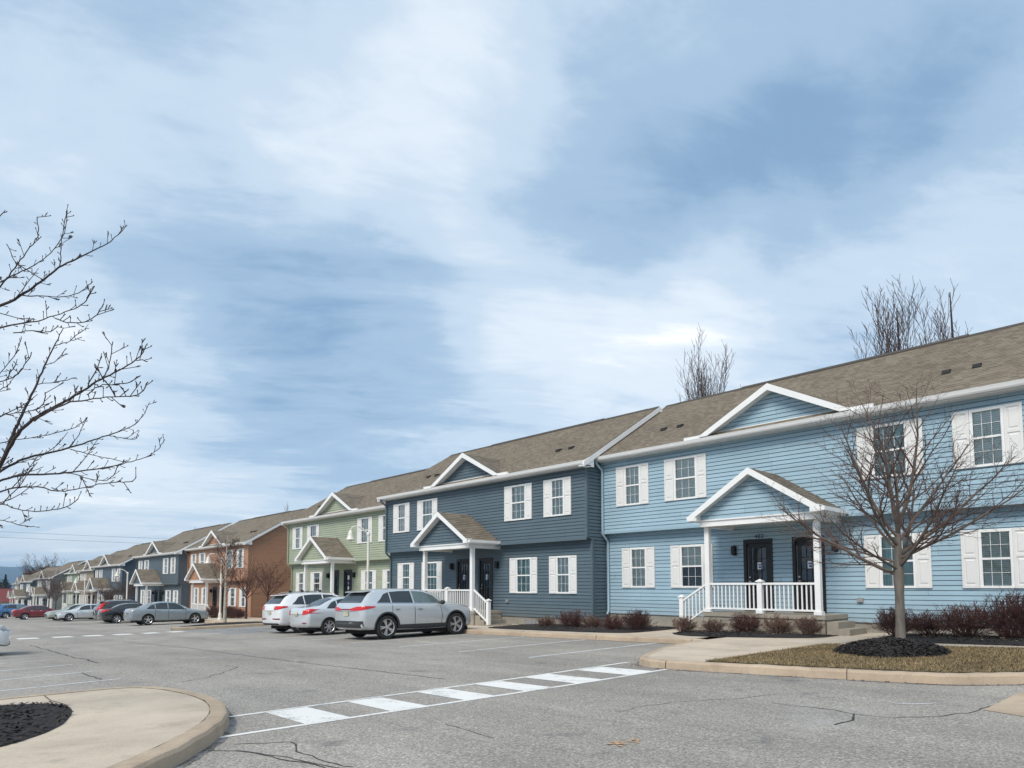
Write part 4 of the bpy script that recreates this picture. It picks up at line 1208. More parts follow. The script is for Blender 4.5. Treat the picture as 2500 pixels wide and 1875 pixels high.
    for ax in 'RL':
        for pl in opt.get('seams', []):
            P = P2(pl); q = MB()
            lo = [(a-.010, b) for a, b in P]; hi = [(a+.010, b) for a, b in P]
            patch(q, ax, lo, hi, 10, 1, .003); part('panel_gap', q, M['trimblack'], root)
        q = MB(); band(q, ax, P2(opt['belt']), .022, .009); part('window_trim', q, opt.get('beltmat', M['trimblack']), root)
    for ax in 'RL':
        for a, b in opt.get('handles', []):
            q = MB(); band(q, ax, [(Y(a)-.085, Z(b)), (Y(a)+.085, Z(b)+.01)], .032, .022); part('door_handle', q, opt.get('handlemat', M['chrome']), root)
    for nm, ax, lo, hi, mat in opt.get('lamps', []):
        for s in (-1, 1):
            q = MB(); patch(q, ax, [(s*X(a), Z(b)) for a, b in lo], [(s*X(a), Z(b)) for a, b in hi], 10, 4, .012); part(nm, q, mat, root, None, 60)
    for nm, lo, hi, mat in opt.get('sidelamps', []):
        side(nm, lo, hi, mat, 8, 4, .012)
    for nm, ax, lo, hi, mat in opt.get('centre', []):
        q = MB(); patch(q, ax, [(X(a), Z(b)) for a, b in lo], [(X(a), Z(b)) for a, b in hi], 12, 4, .010); part(nm, q, mat, root, None, 60)
    if opt.get('cladding'):
        zc = opt['cladding']
        for ax in 'RL':
            q = MB()
            patch(q, ax, [(yr+r*1.1, K[8][1]*H+.03), (yf-r*1.1, K[8][1]*H+.03)], [(yr+r*1.12, Z(zc)), (yf-r*1.12, Z(zc))], 14, 4, .008)
            for yy in (yr, yf):
                aa = np.linspace(-.2, math.pi+.2, 26)
                patch(q, ax, [(yy+r*1.10*math.cos(a), r+.02+r*1.10*math.sin(a)) for a in aa], [(yy+r*1.24*math.cos(a), r+.02+r*1.24*math.sin(a)) for a in aa], 26, 2, .008)
            part('cladding', q, M['cladding'], root, None, 60)
        q = MB(); patch(q, 'B', [(-X(.93), Z(.235)), (X(.93), Z(.235))], [(-X(.93), Z(zc+.09)), (X(.93), Z(zc+.09))], 16, 4, .012); part('rear_bumper', q, M['cladding'], root, None, 60)
    if opt.get('rails'):
        for s in (-1, 1):
            q = MB(); q.tube([(s*X(.60), Y(t), Z(z)) for t, z in ((.14, .965), (.17, 1.0), (.35, 1.025), (.50, 1.01), (.53, .98))], .018, 6); part('roof_rail', q, M['greymetal'] if opt['rails'] == 1 else M['trimblack'], root)
    if opt.get('crossbars'):
        for s, t in ((1, .25), (-1, .25), (1, .42), (-1, .42)):
            q = MB(); q.box(s*X(.60)-.04, s*X(.60)+.04, Y(t)-.05, Y(t)+.05, Z(1.0), Z(1.05)); part('rack_foot', q, M['trimblack'], root)
    # mirrors
    for s in (-1, 1):
        q = MB(); ym = Y(opt.get('mirror', (.655, .70))[0]); zm = Z(opt.get('mirror', (.655, .70))[1])
        q.lathe([(.03, -.05), (.075, -.04), (.09, 0), (.075, .05), (.03, .08)], (s*(W/2+.09), ym, zm), 12, 'y'); q.v = [(v[0] if True else 0, v[1], v[2]) for v in q.v]
        q.v = [(s*(W/2+.09)+(v[0]-s*(W/2+.09))*1.25, v[1], zm+(v[2]-zm)*.85) for v in q.v]
        q.box(*sorted((s*(W/2-.10), s*(W/2+.03))), ym-.015, ym+.03, zm-.05, zm-.01)
        part('wing_mirror', q, opt.get('mirrormat', paint), root, None, 60)
    # wheels
    for yy in (yf, yr):
        for s in (-1, 1):
            tm, rm = wheel_meshes(r, .23, *opt.get('rim', (5, True)))
            t = link('wheel', tm, root, (s*(W/2-.125), yy, r), (rnd.uniform(0, 6), 0, 0 if s > 0 else math.pi))
            link('rim', rm, t)
    # underside so no daylight shows through, and the axles
    q = MB(); q.box(-W/2+.16, W/2-.16, -L/2+.45, L/2-.35, .17, .30); part('underbody', q, M['wheelwell'], root)
    if opt.get('plate'):
        z = Z(opt['plate']); q = MB()
        patch(q, 'B', [(-.155, z), (.155, z)], [(-.155, z+.15), (.155, z+.15)], 4, 2, .02); part('licence_plate', q, M['plate'], root)
    if opt.get('spoiler'):
        q = MB(); s0, z0 = opt['spoiler']
        q.prism([(-X(.62), Y(s0)-.16, Z(z0)-.02), (X(.62), Y(s0)-.16, Z(z0)-.02), (X(.66), Y(s0)+.10, Z(z0)+.02), (-X(.66), Y(s0)+.10, Z(z0)+.02)], (0, 0, .03)); part('spoiler', q, paint, root)
    if opt.get('wiper'):
        pass
    return root

SEDX = 0
G_, T_ = M['carglass'], M['carglasslight']
def suv_windows(front=None):
    return [([(.135, .715), (.20, .71), (.243, .706)], [(.165, .775), (.20, .875), (.243, .915)], G_),
            ([(.253, .706), (.33, .702), (.425, .696)], [(.253, .918), (.33, .935), (.425, .938)], G_),
            ([(.437, .696), (.53, .69), (.685, .684)], [(.437, .938), (.53, .922), (.615, .84)], front or T_)]
def sed_windows(front=None):
    return [([(.205, .70), (.25, .698), (.30, .693)], [(.225, .755), (.26, .84), (.30, .885)], G_),
            ([(.312, .692), (.37, .688), (.455, .68)], [(.312, .898), (.37, .93), (.455, .935)], G_),
            ([(.467, .68), (.55, .67), (.67, .655)], [(.467, .935), (.55, .91), (.615, .82)], front or G_)]
SUVO = dict(windows=suv_windows(), rearglass=([(-.74, .715), (.74, .715)], [(-.62, .92), (.62, .92)]), windscreen=([(-.70, .735), (0, .752), (.70, .735)], [(-.60, .575), (0, .585), (.60, .575)]),
            belt=[(.13, .702), (.40, .688), (.69, .675)], seams=[[(.248, .27), (.248, .5), (.25, .66)], [(.432, .20), (.432, .45), (.432, .66)], [(.66, .22), (.67, .45), (.655, .63)]],
            handles=[(.29, .57), (.475, .565)], plate=.46, spoiler=(.10, .93), rim=(5, True))
SEDO = dict(windows=sed_windows(), rearaxis='T', rearglass=([(-.66, .155), (0, .145), (.66, .155)], [(-.56, .285), (0, .30), (.56, .285)]), windscreen=([(-.70, .705), (0, .725), (.70, .705)], [(-.58, .545), (0, .555), (.58, .545)]),
            belt=[(.20, .688), (.42, .675), (.68, .648)], seams=[[(.30, .32), (.30, .5), (.306, .69)], [(.461, .20), (.461, .45), (.461, .68)], [(.67, .22), (.68, .45), (.67, .63)]],
            handles=[(.335, .60), (.495, .59)], plate=.45, rim=(5, False))
def with_(o, **k):
    d = dict(o); d.update(k); return d

silver = m_carpaint('paint_silver', (.60, .63, .65), .4)
white = m_carpaint('paint_white', (.76, .77, .78), 0)
silver2 = m_carpaint('paint_light_silver', (.66, .69, .71), .35)
bluegrey = m_carpaint('paint_blue_grey', (.29, .335, .365), .35)
blackp = m_carpaint('paint_black', (.018, .019, .021), .2)
darkp = m_carpaint('paint_dark_brown', (.030, .026, .026), .2)
palegreen = m_carpaint('paint_pale_green', (.46, .49, .42), .4)
redp = m_carpaint('paint_red', (.20, .006, .012), .25)
bluep = m_carpaint('paint_blue', (.010, .070, .36), .3)
sky_p = m_carpaint('paint_sky_blue', (.05, .17, .36), .3)
def gnd(x, y): return zg(x, y)
def tilt(o, x, y):
    # follow the fall of the lot along the row
    o.location.z = zg(x, y); o.rotation_euler.y = math.atan((zg(x-1, y)-zg(x+1, y))/2)*math.cos(o.rotation_euler.z)
    return o

# nearest: silver crossover with full-width tail lamp
o = vehicle('silver_crossover', 'silver crossover with red tail light strip, nearest of the three parked by the porch', 'car', SUVK, 4.83, 1.93, 1.67, 2.85, .97, .39, silver, (-19.72, 13.36, 0), 0,
    with_(SUVO, lamps=[('tail_lamp', 'B', [(.30, .565), (.62, .56), (.99, .575)], [(.30, .60), (.62, .635), (.985, .645)], M['redlamp'])],
          sidelamps=[('tail_lamp', [(.012, .575), (.05, .585), (.115, .625)], [(.012, .64), (.05, .648), (.115, .645)], M['redlamp'])],
          centre=[('tail_lamp_bar', 'B', [(-.30, .572), (.30, .572)], [(-.30, .60), (.30, .60)], M['darkred'])], cladding=.275, beltmat=M['chrome'], crossbars=False, rails=0, handlemat=M['chrome'], mirrormat=M['trimblack'],
          rim=(5, True)))
tilt(o, -19.72, 13.36); zz = o.location
o = vehicle('silver_sedan', 'small light silver sedan squeezed between the silver crossover and the white SUV', 'car', SEDK, 4.37, 1.70, 1.45, 2.57, .84, .31, silver2, (-24.05, 13.45, 0), 0,
    with_(SEDO, windows=sed_windows(T_), lamps=[('tail_lamp', 'B', [(.60, .53), (.80, .53), (.99, .57)], [(.62, .62), (.80, .65), (.99, .67)], M['redlamp']), ('reflector', 'B', [(.62, .30), (.85, .30)], [(.62, .33), (.85, .33)], M['darkred'])],
          sidelamps=[('tail_lamp', [(.012, .56), (.06, .60), (.105, .655)], [(.012, .66), (.06, .675), (.105, .665)], M['redlamp'])], plate=.50, rim=(7, False)))
tilt(o, -24.05, 13.45)
o = vehicle('white_suv', 'white SUV with black rack feet on its roof, parked beside the small silver sedan', 'car', SUVK, 4.66, 1.89, 1.66, 2.82, .88, .37, white, (-26.75, 13.70, 0), 0,
    with_(SUVO, windows=suv_windows(G_), lamps=[('tail_lamp', 'B', [(.48, .575), (.75, .57), (.99, .60)], [(.50, .635), (.75, .65), (.985, .66)], M['redlamp']), ('reflector', 'B', [(.35, .335), (.9, .335)], [(.35, .365), (.9, .365)], M['darkred'])],
          sidelamps=[('tail_lamp', [(.012, .60), (.05, .61), (.085, .63)], [(.012, .66), (.05, .66), (.085, .655)], M['redlamp'])], rails=1, crossbars=True,
          centre=[('rear_diffuser', 'B', [(-.8, .205), (.8, .205)], [(-.8, .25), (.8, .25)], M['cladding'])]))
tilt(o, -26.75, 13.70)
o = vehicle('blue_grey_sedan', 'blue grey sedan with five spoke wheels, nearest of the cars beyond the mid island', 'car', SEDK, 4.82, 1.80, 1.47, 2.78, .98, .335, bluegrey, (-46.9, 13.25, 0), 0,
    with_(SEDO, lamps=[('tail_lamp', 'B', [(.55, .55), (.80, .54), (.99, .56)], [(.56, .63), (.80, .66), (.99, .67)], M['clearlamp'])], sidelamps=[('tail_lamp', [(.012, .56), (.05, .585), (.09, .62)], [(.012, .665), (.05, .675), (.09, .66)], M['clearlamp'])]))
tilt(o, -46.9, 13.25)
o = vehicle('black_sedan', 'black sedan with red tail lights next to the blue grey sedan', 'car', SEDK, 4.55, 1.76, 1.43, 2.67, .92, .32, blackp, (-54.6, 13.2, 0), 0,
    with_(SEDO, lamps=[('tail_lamp', 'B', [(.55, .56), (.99, .58)], [(.55, .66), (.99, .68)], M['redlamp'])], sidelamps=[('tail_lamp', [(.012, .57), (.10, .64)], [(.012, .675), (.10, .675)], M['redlamp'])], rim=(6, False)))
tilt(o, -54.6, 13.2)
o = vehicle('dark_suv', 'dark SUV with tall red tail lights, just behind the black sedan', 'car', SUVK, 4.55, 1.82, 1.66, 2.62, .90, .35, darkp, (-57.6, 13.5, 0), 0,
    with_(SUVO, windows=suv_windows(G_), lamps=[('tail_lamp', 'B', [(.70, .55), (.99, .58)], [(.62, .90), (.78, .88)], M['redlamp'])], sidelamps=[('tail_lamp', [(.012, .57), (.06, .64)], [(.03, .70), (.085, .86)], M['redlamp'])], rails=1))
tilt(o, -57.6, 13.5)
HEAD = [('headlamp', 'F', [(.50, .44), (.72, .45), (.96, .49)], [(.52, .50), (.72, .53), (.96, .545)], M['clearlamp'])]
GRILLE = [('grille', 'F', [(-.40, .29), (.40, .29)], [(-.46, .42), (.46, .42)], M['trimblack']), ('lower_grille', 'F', [(-.62, .20), (.62, .20)], [(-.62, .26), (.62, .26)], M['trimblack'])]
o = vehicle('white_sedan', 'white sedan parked nose out, beside the pale green sedan', 'car', SEDK, 4.57, 1.80, 1.44, 2.70, .90, .325, silver2, (-67.6, 12.6, 0), math.pi,
    with_(SEDO, lamps=HEAD, sidelamps=[('headlamp', [(.905, .50), (.985, .46)], [(.905, .545), (.985, .52)], M['clearlamp'])], centre=GRILLE, plate=0))
tilt(o, -67.6, 12.6)
o = vehicle('pale_green_sedan', 'pale green sedan half hidden behind the white nose out sedan', 'car', SEDK, 4.75, 1.80, 1.47, 2.75, .95, .325, palegreen, (-72.3, 12.65, 0), math.pi,
    with_(SEDO, lamps=HEAD, sidelamps=[('headlamp', [(.905, .50), (.985, .46)], [(.905, .545), (.985, .52)], M['clearlamp'])], centre=GRILLE, plate=0))
tilt(o, -72.3, 12.65)
o = vehicle('red_sedan', 'dark red sedan parked left of the pale green sedan', 'car', SEDK, 4.75, 1.82, 1.45, 2.75, .95, .325, redp, (-84.0, 11.5, 0), 0,
    with_(SEDO, lamps=[('tail_lamp', 'B', [(.55, .56), (.99, .58)], [(.55, .66), (.99, .68)], M['redlamp'])]))
tilt(o, -84.0, 11.5)
o = vehicle('sky_blue_suv', 'sky blue SUV between the red sedan and the bright blue hatchback', 'car', SUVK, 4.6, 1.84, 1.66, 2.68, .92, .35, sky_p, (-96.5, 11.2, 0), 0, with_(SUVO, lamps=[('tail_lamp', 'B', [(.70, .55), (.99, .58)], [(.62, .80), (.80, .80)], M['redlamp'])]))
tilt(o, -96.5, 11.2)
o = vehicle('blue_hatchback', 'bright blue hatchback at the left edge, left of the red sedan', 'car', SUVK, 4.3, 1.78, 1.52, 2.6, .88, .33, bluep, (-98.6, 8.3, 0), 0, with_(SUVO, windows=suv_windows(G_), lamps=[('tail_lamp', 'B', [(.60, .56), (.99, .58)], [(.60, .66), (.99, .68)], M['redlamp'])]))
tilt(o, -98.6, 8.3)
o = vehicle('white_pickup', 'white SUV roof showing over the blue hatchback at the far left edge', 'car', SUVK, 4.8, 1.9, 1.75, 2.8, .95, .37, white, (-118.5, 9.6, 0), 0, with_(SUVO, windows=suv_windows(G_)))
o.name = 'distant_suv'
tilt(o, -118.5, 9.6)
o = vehicle('white_hatchback', 'white car of which only the nose shows, at the left edge beyond the parking lines', 'car', SEDK, 4.5, 1.80, 1.45, 2.65, .92, .33, white, (-22.95, .24, 0), 0,
    with_(SEDO, lamps=HEAD, sidelamps=[('headlamp', [(.905, .50), (.985, .46)], [(.905, .545), (.985, .52)], M['clearlamp'])], centre=GRILLE, plate=0))
tilt(o, -22.95, .24)

# ------------------------------------------------------------------ trees
def m_bark(name, c, streak=(9, 9, 1.2)):
    m, n, l, b = nt(name)
    tc = n.new('ShaderNodeTexCoord').outputs['Object']
    f = nz(n, l, mapping(n, l, tc, streak), 2.0, 5, .65)
    col = ramp(n, l, f, [(.3, dark(c, .6)), (.7, dark(c, 1.3))])
    l.new(col, b.inputs['Base Color']); b.inputs['Roughness'].default_value = .9
    bump(n, l, f, .6, .015, b)
    return m
M['barkgrey'] = m_bark('bark_grey', (.155, .135, .115))
M['limbbrown'] = m_bark('limb_brown', (.135, .105, .088), (5, 5, 3))
M['twigbrown'] = m_bark('twig_brown', (.105, .068, .058), (4, 4, 4))
M['twigred'] = m_bark('twig_red', (.13, .066, .050), (4, 4, 4))
M['barkdark'] = m_bark('bark_dark', (.050, .038, .036))
M['barkpale'] = m_bark('bark_pale', (.42, .37, .31), (3, 3, 9))
M['shrubred'] = m_bark('shrub_red', (.085, .036, .030), (5, 5, 5))
M['shrubbrown'] = m_bark('shrub_brown', (.15, .088, .066), (5, 5, 5))
M['needle'] = m_plain('needles_dark', (.018, .030, .016), .85, .5, 9)
M['rustleaf'] = m_plain('leaf_rust', (.095, .050, .026), .85, .45, 4)

def grow(mb, p, d, L, r0, lev, P, rr, m=0):
    """one branch and everything on it; P: list of level dicts"""
    q = P[lev]; n = q['seg']; pts = [Vector(p)]; rad = [r0]; d = Vector(d).normalized()
    for i in range(n):
        j = Vector((rr.gauss(0, 1), rr.gauss(0, 1), rr.gauss(0, 1)))*q['wob']
        d = (d+j+Vector((0, 0, q['up']))).normalized()
        pts.append(pts[-1]+d*(L/n)); rad.append(max(q.get('min', .002), r0*(1-(1-q['taper'])*(i+1)/n)))
    mb.tube(pts, rad, q['sides'], q.get('m', m), cap=False)
    if lev+1 >= len(P): return
    c = q['kids']; k = int(c) + (1 if rr.random() < c-int(c) else 0)
    for a in range(k):
        t = q['t0']+(q.get('t1', .98)-q['t0'])*(a+rr.random())/max(1, k)
        f = t*n; i = min(int(f), n-1); pp = pts[i].lerp(pts[i+1], f-i); dd = (pts[i+1]-pts[i]).normalized()
        ax = dd.orthogonal().normalized(); ax.rotate(Matrix.Rotation(a*2.399+rr.uniform(-.5, .5)+lev, 3, dd))
        ang = R(rr.uniform(*q['ang'])); nd = dd*math.cos(ang)+ax*math.sin(ang)
        LL = L*rr.uniform(*q['len'])*(1-.45*t)
        rb = rad[i]+(rad[i+1]-rad[i])*(f-i)
        grow(mb, pp, nd, LL, max(q.get('min', .002), rb*rr.uniform(.5, .68)), lev+1, P, rr, m)

def tree(name, label, loc, trunk_pts, trunk_r, limbs, P, mats, seed, group=None, cat='tree', smooth=60):
    root = thing(name, label, cat, loc, 0, group); rr = random.Random(seed)
    t = MB(); t.tube(trunk_pts, trunk_r, 12); part('trunk', t, mats[0], root, None, smooth)
    c = MB()
    for (p, d, L, r) in limbs(rr): grow(c, p, d, L, r, 0, P, rr)
    part('crown', c, mats[1:], root)
    return root

# bare tree on the lawn in front of the light blue house
def limbs_front(rr):
    out = []
    spec = [(1.62, 200, 58, 2.7, .050), (1.80, 330, 54, 2.6, .042), (1.95, 95, 50, 2.6, .040), (2.1, 15, 50, 2.8, .042), (2.2, 150, 46, 2.7, .036), (2.3, 265, 44, 2.7, .036), (2.4, 45, 36, 2.9, .040),
            (2.5, 215, 32, 3.0, .038), (2.6, 300, 28, 3.0, .038), (2.65, 120, 24, 3.1, .038), (2.7, 10, 16, 3.2, .042), (2.75, 180, 12, 3.4, .045), (1.75, 240, 62, 2.2, .030), (2.05, 60, 60, 2.3, .03), (1.9, 180, 64, 2.4, .034), (2.0, 0, 62, 2.5, .036)]
    for z, az, inc, L, r in spec:
        a = R(az+rr.uniform(-12, 12)); i = R(inc)
        out.append(((.012*z, 0, z), (math.cos(a)*math.sin(i), math.sin(a)*math.sin(i), math.cos(i)), L*rr.uniform(.9, 1.08), r))
    return out
PF = [dict(seg=9, wob=.055, up=.055, taper=.18, sides=6, kids=12, t0=.16, ang=(22, 46), len=(.32, .58), min=.004, m=0),
      dict(seg=6, wob=.07, up=.05, taper=.25, sides=4, kids=7, t0=.12, ang=(25, 50), len=(.30, .58), min=.0026, m=1),
      dict(seg=4, wob=.10, up=.03, taper=.4, sides=3, kids=2.8, t0=.2, ang=(28, 60), len=(.35, .65), min=.0020, m=1),
      dict(seg=3, wob=.12, up=.03, taper=.6, sides=3, kids=0, t0=0, ang=(0, 1), len=(1, 1), min=.0022, m=1)]
tree('bare_tree', 'bare branching tree in a dark mulch mound on the dry lawn', (-4.32, 14.15, zg(-4.3, 14.15)+.30),
     [(0, 0, -.15), (0, 0, .05), (.01, 0, .6), (.015, 0, 1.2), (.012, .01, 1.55), (.02, 0, 1.9), (.02, 0, 2.3), (.03, 0, 2.8)], [.125, .086, .074, .073, .088, .070, .056, .038], limbs_front, PF, [M['barkgrey'], M['limbbrown'], M['twigbrown']], 21, 'bare trees').scale = (1.08, 1.08, .82)

# street tree at the left edge, its limbs reaching into the picture
LIMBS = [([(-8.8,0.14,4.18),(-8.69,0.42,4.37),(-8.58,0.71,4.45),(-8.5,0.88,4.62),(-8.45,1.01,4.76),(-8.39,1.12,4.91),(-8.33,1.24,5.03),(-8.23,1.47,5.21),(-8.15,1.62,5.34),(-8.09,1.73,5.53)],0.03),([(-8.8,0.14,4.18),(-8.37,0.42,4.34),(-8.02,0.65,4.44),(-7.87,0.73,4.62),(-7.75,0.8,4.74),(-7.66,0.86,4.85),(-7.61,0.89,4.93),(-7.62,0.87,5.09)],0.02),([(-8.8,0.36,4.34),(-8.77,0.71,4.78),(-8.76,0.82,4.9),(-8.75,0.9,4.97),(-8.73,1.05,5.12),(-8.7,1.18,5.31),(-8.68,1.25,5.52),(-8.67,1.26,5.76)],0.014),([(-8.82,0.15,3.87),(-8.25,0.41,3.96),(-7.73,0.64,3.97),(-7.27,0.85,3.95),(-6.93,0.98,3.95),(-6.69,1.08,3.96),(-6.55,1.13,4.01),(-6.5,1.14,4.09)],0.02),([(-6.88,0.96,3.89),(-6.73,1.02,3.82),(-6.45,1.12,3.78),(-6.33,1.17,3.83),(-6.25,1.19,3.89)],0.008),([(-8.92,0.24,1.9),(-8.85,0.54,2.29),(-8.77,0.79,2.77),(-8.74,0.86,3.08),(-8.71,0.92,3.3),(-8.68,0.99,3.51),(-8.65,1.06,3.73),(-8.62,1.12,3.95),(-8.59,1.19,4.17),(-8.56,1.26,4.38)],0.045),([(-8.92,0.24,1.9),(-8.27,0.55,2.33),(-7.9,0.71,2.68),(-7.72,0.79,2.93),(-7.57,0.85,3.04),(-7.37,0.94,3.13),(-7.04,1.1,3.23),(-6.82,1.19,3.3),(-6.63,1.28,3.37),(-6.39,1.38,3.42),(-6.23,1.44,3.47),(-6.15,1.47,3.51),(-6.1,1.49,3.59)],0.042),([(-7.17,0.87,3.02),(-6.93,0.95,3.08),(-6.67,1.04,3.12),(-6.35,1.15,3.1),(-6.04,1.25,3.08),(-5.77,1.33,3.03),(-5.65,1.36,3.05),(-5.59,1.38,3.12)],0.014),([(-8.91,0.24,2.04),(-9.03,0.6,2.55),(-9.08,0.82,2.8),(-9.1,0.94,2.91),(-9.12,1.06,2.99),(-9.17,1.45,3.16),(-9.18,1.68,3.29),(-9.19,1.87,3.39),(-9.19,2.13,3.54),(-9.18,2.24,3.7),(-9.17,2.29,3.87)],0.03),([(-8.91,0.24,2.09),(-8.66,0.57,2.51),(-8.52,0.78,2.63),(-8.41,0.95,2.7),(-8.29,1.13,2.71),(-8.17,1.3,2.73),(-8.05,1.48,2.77),(-7.96,1.63,2.8),(-7.84,1.79,2.86),(-7.74,1.94,2.92),(-7.68,2.03,3.02),(-7.64,2.07,3.11)],0.026),([(-8.91,0.24,2.04),(-8.37,0.56,2.36),(-8.07,0.74,2.46),(-7.92,0.83,2.5),(-7.63,1.01,2.5),(-7.52,1.08,2.45),(-7.38,1.17,2.44),(-7.21,1.26,2.46),(-7.03,1.37,2.49),(-6.85,1.48,2.5),(-6.71,1.56,2.49),(-6.66,1.58,2.54)],0.018),([(-8.91,0.24,2.04),(-8.24,0.55,2.29),(-7.87,0.73,2.34),(-7.63,0.84,2.25),(-7.28,1.0,2.23),(-7.02,1.12,2.25),(-6.87,1.18,2.32)],0.014),([(-8.8,0.45,2.23),(-8.64,0.81,2.24),(-8.61,0.88,2.22),(-8.58,0.95,2.19),(-8.52,1.08,2.18)],0.01),([(-8.89,0.22,2.5),(-8.07,0.51,2.99),(-7.62,0.67,3.12),(-7.44,0.73,3.11),(-7.27,0.8,3.11),(-7.06,0.87,3.09),(-6.92,0.91,3.14),(-6.91,0.91,3.23)],0.016),([(-8.89,0.22,2.5),(-9.04,0.56,3.52),(-9.13,0.78,3.88),(-9.16,0.9,4.13),(-9.17,0.94,4.25),(-9.17,0.96,4.37)],0.018),([(-8.9,0.23,2.27),(-8.84,0.57,2.93),(-8.81,0.79,3.08),(-8.76,1.07,3.16),(-8.7,1.37,3.28),(-8.68,1.47,3.35),(-8.66,1.54,3.45)],0.014),([(-8.76,1.22,4.22),(-8.75,1.28,4.26),(-8.74,1.38,4.31),(-8.72,1.46,4.37)],0.008),([(-8.7,1.13,3.97),(-8.69,1.21,4.0),(-8.66,1.31,4.18)],0.007),([(-8.51,1.04,3.69),(-8.45,1.17,3.72),(-8.37,1.37,3.8)],0.008),([(-7.07,1.36,3.49),(-7.0,1.4,3.57),(-6.95,1.41,3.82)],0.009),([(-6.82,1.2,3.25),(-6.66,1.27,3.32),(-6.45,1.36,3.29),(-6.29,1.43,3.29),(-6.23,1.46,3.33)],0.008),([(-6.23,1.44,3.47),(-6.11,1.5,3.44)],0.006),([(-8.19,1.15,4.9),(-8.18,1.15,5.06),(-8.17,1.15,5.21),(-8.13,1.18,5.5)],0.009),([(-8.44,0.87,4.58),(-8.35,1.06,4.6),(-8.27,1.23,4.62),(-8.21,1.34,4.68),(-8.15,1.44,4.82)],0.01),([(-8.52,1.37,3.04),(-8.48,1.49,3.01),(-8.41,1.7,2.97),(-8.35,1.88,2.94)],0.009),([(-8.62,1.37,3.06),(-8.59,1.44,3.19),(-8.56,1.52,3.42)],0.009),([(-8.62,1.75,3.27),(-8.59,1.88,3.25),(-8.56,2.02,3.25),(-8.55,2.02,3.32)],0.008),([(-7.88,1.28,2.69),(-7.74,1.43,2.62),(-7.64,1.55,2.61),(-7.58,1.6,2.67),(-7.55,1.62,2.76)],0.008),([(-8.19,0.53,3.52),(-7.91,0.68,3.5),(-7.75,0.77,3.53),(-7.61,0.83,3.6),(-7.53,0.87,3.74)],0.012),([(-8.48,0.39,3.15),(-7.92,0.68,3.43),(-7.81,0.74,3.46),(-7.78,0.75,3.49)],0.012),([(-7.67,0.74,3.93),(-7.44,0.85,3.92),(-7.22,0.96,3.86),(-7.12,1.01,3.91)],0.008),([(-8.79,0.12,4.48),(-8.58,0.36,4.84),(-8.42,0.55,5.13),(-8.3,0.68,5.37)],0.02),([(-8.09,0.69,4.94),(-8.04,0.75,4.78),(-8.03,0.77,4.73)],0.006)]
tr = thing('bare_tree', 'dark budding bare tree at the left edge, its branches spreading against the sky', 'tree', (-9.35, -.62, zg(-9.35, -.62)+.15), 0, 'bare trees')
off = Vector(tr.location)
T_ = MB(); T_.tube([Vector((-9.35, -.62, -.1))-off, Vector((-9.36, -.60, 1.0))-off, Vector((-9.33, -.58, 2.0))-off, Vector((-9.30, -.52, 3.2))-off, Vector((-9.34, -.5, 4.6))-off, Vector((-9.3, -.45, 5.8))-off], [.13, .105, .10, .075, .05, .02], 10)
part('trunk', T_, M['barkdark'], tr, None, 60)
C_ = MB(); rr = random.Random(77)
for pts, r0 in LIMBS:
    P = [Vector(p)-off for p in pts]
    if pts[0][1] < -.2: P = [Vector((0, 0, max(1.3, P[0].z-.35)))]+P[1:]
    # subdivide with slight wobble
    for _ in range(2):
        q = [P[0]]
        for a, b in zip(P[:-1], P[1:]): q += [a*.75+b*.25, a*.25+b*.75]
        P = q+[P[-1]]
    tot = sum((b-a).length for a, b in zip(P[:-1], P[1:])); acc = 0; rad = []
    for i, p in enumerate(P):
        if i: acc += (P[i]-P[i-1]).length
        rad.append(max(.0042, r0*.66*(1-.85*acc/tot)))
        if 0 < i < len(P)-1: P[i] = P[i]+Vector((rr.gauss(0, .003), rr.gauss(0, .003), rr.gauss(0, .003)))
    C_.tube(P, rad, 6)
    # buds and spurs along it
    acc = 0; nxt = .05; side = 1
    for i in range(1, len(P)):
        seg = P[i]-P[i-1]; l = seg.length; t = nxt-acc
        while t < l:
            pp = P[i-1]+seg*(t/l); d = seg.normalized(); ax = d.orthogonal().normalized()
            ax.rotate(Matrix.Rotation(rr.uniform(0, 6.28), 3, d))
            if ax.z < -.3 and rr.random() < .6: ax = -ax
            nd = (d*.75+ax*.8).normalized(); L = rr.choice((.03, .04, .05, .06, .09, .13))*rr.uniform(.8, 1.2)
            e = pp+nd*L; e2 = e+(nd+Vector((0, 0, .5))).normalized()*.018
            C_.tube([pp, e, e+(e2-e)*.5, e2], [.0035, .003, .0062, .0025], 4, cap=False)
            if L > .085:
                for s in range(2):
                    b0 = pp+nd*L*rr.uniform(.4, .9); bd = (nd+Vector((rr.gauss(0, .5), rr.gauss(0, .5), .4))).normalized()*.035
                    C_.tube([b0, b0+bd, b0+bd*1.4], [.003, .005, .002], 3, cap=False)
            elif rr.random() < .085 and i < len(P)*.72:
                pq = [pp]; dd = (d*.8+ax*.6).normalized()
                for k in range(5):
                    dd = (dd+Vector((rr.gauss(0, .1), rr.gauss(0, .1), rr.gauss(0, .1)+.06))).normalized(); pq.append(pq[-1]+dd*rr.uniform(.06, .11))
                C_.tube(pq, [.0055, .005, .0048, .0042, .004, .0028], 4, cap=False)
                for k in range(1, 5):
                    for s in (0, 1):
                        bd = Vector((rr.gauss(0, 1), rr.gauss(0, 1), rr.gauss(0, 1))).normalized()*.03+dd*.02
                        C_.tube([pq[k], pq[k]+bd, pq[k]+bd*1.4], [.003, .005, .002], 3, cap=False)
            nxt += rr.uniform(.045, .095); t = nxt-acc
        acc += l
part('crown', C_, M['barkdark'], tr)

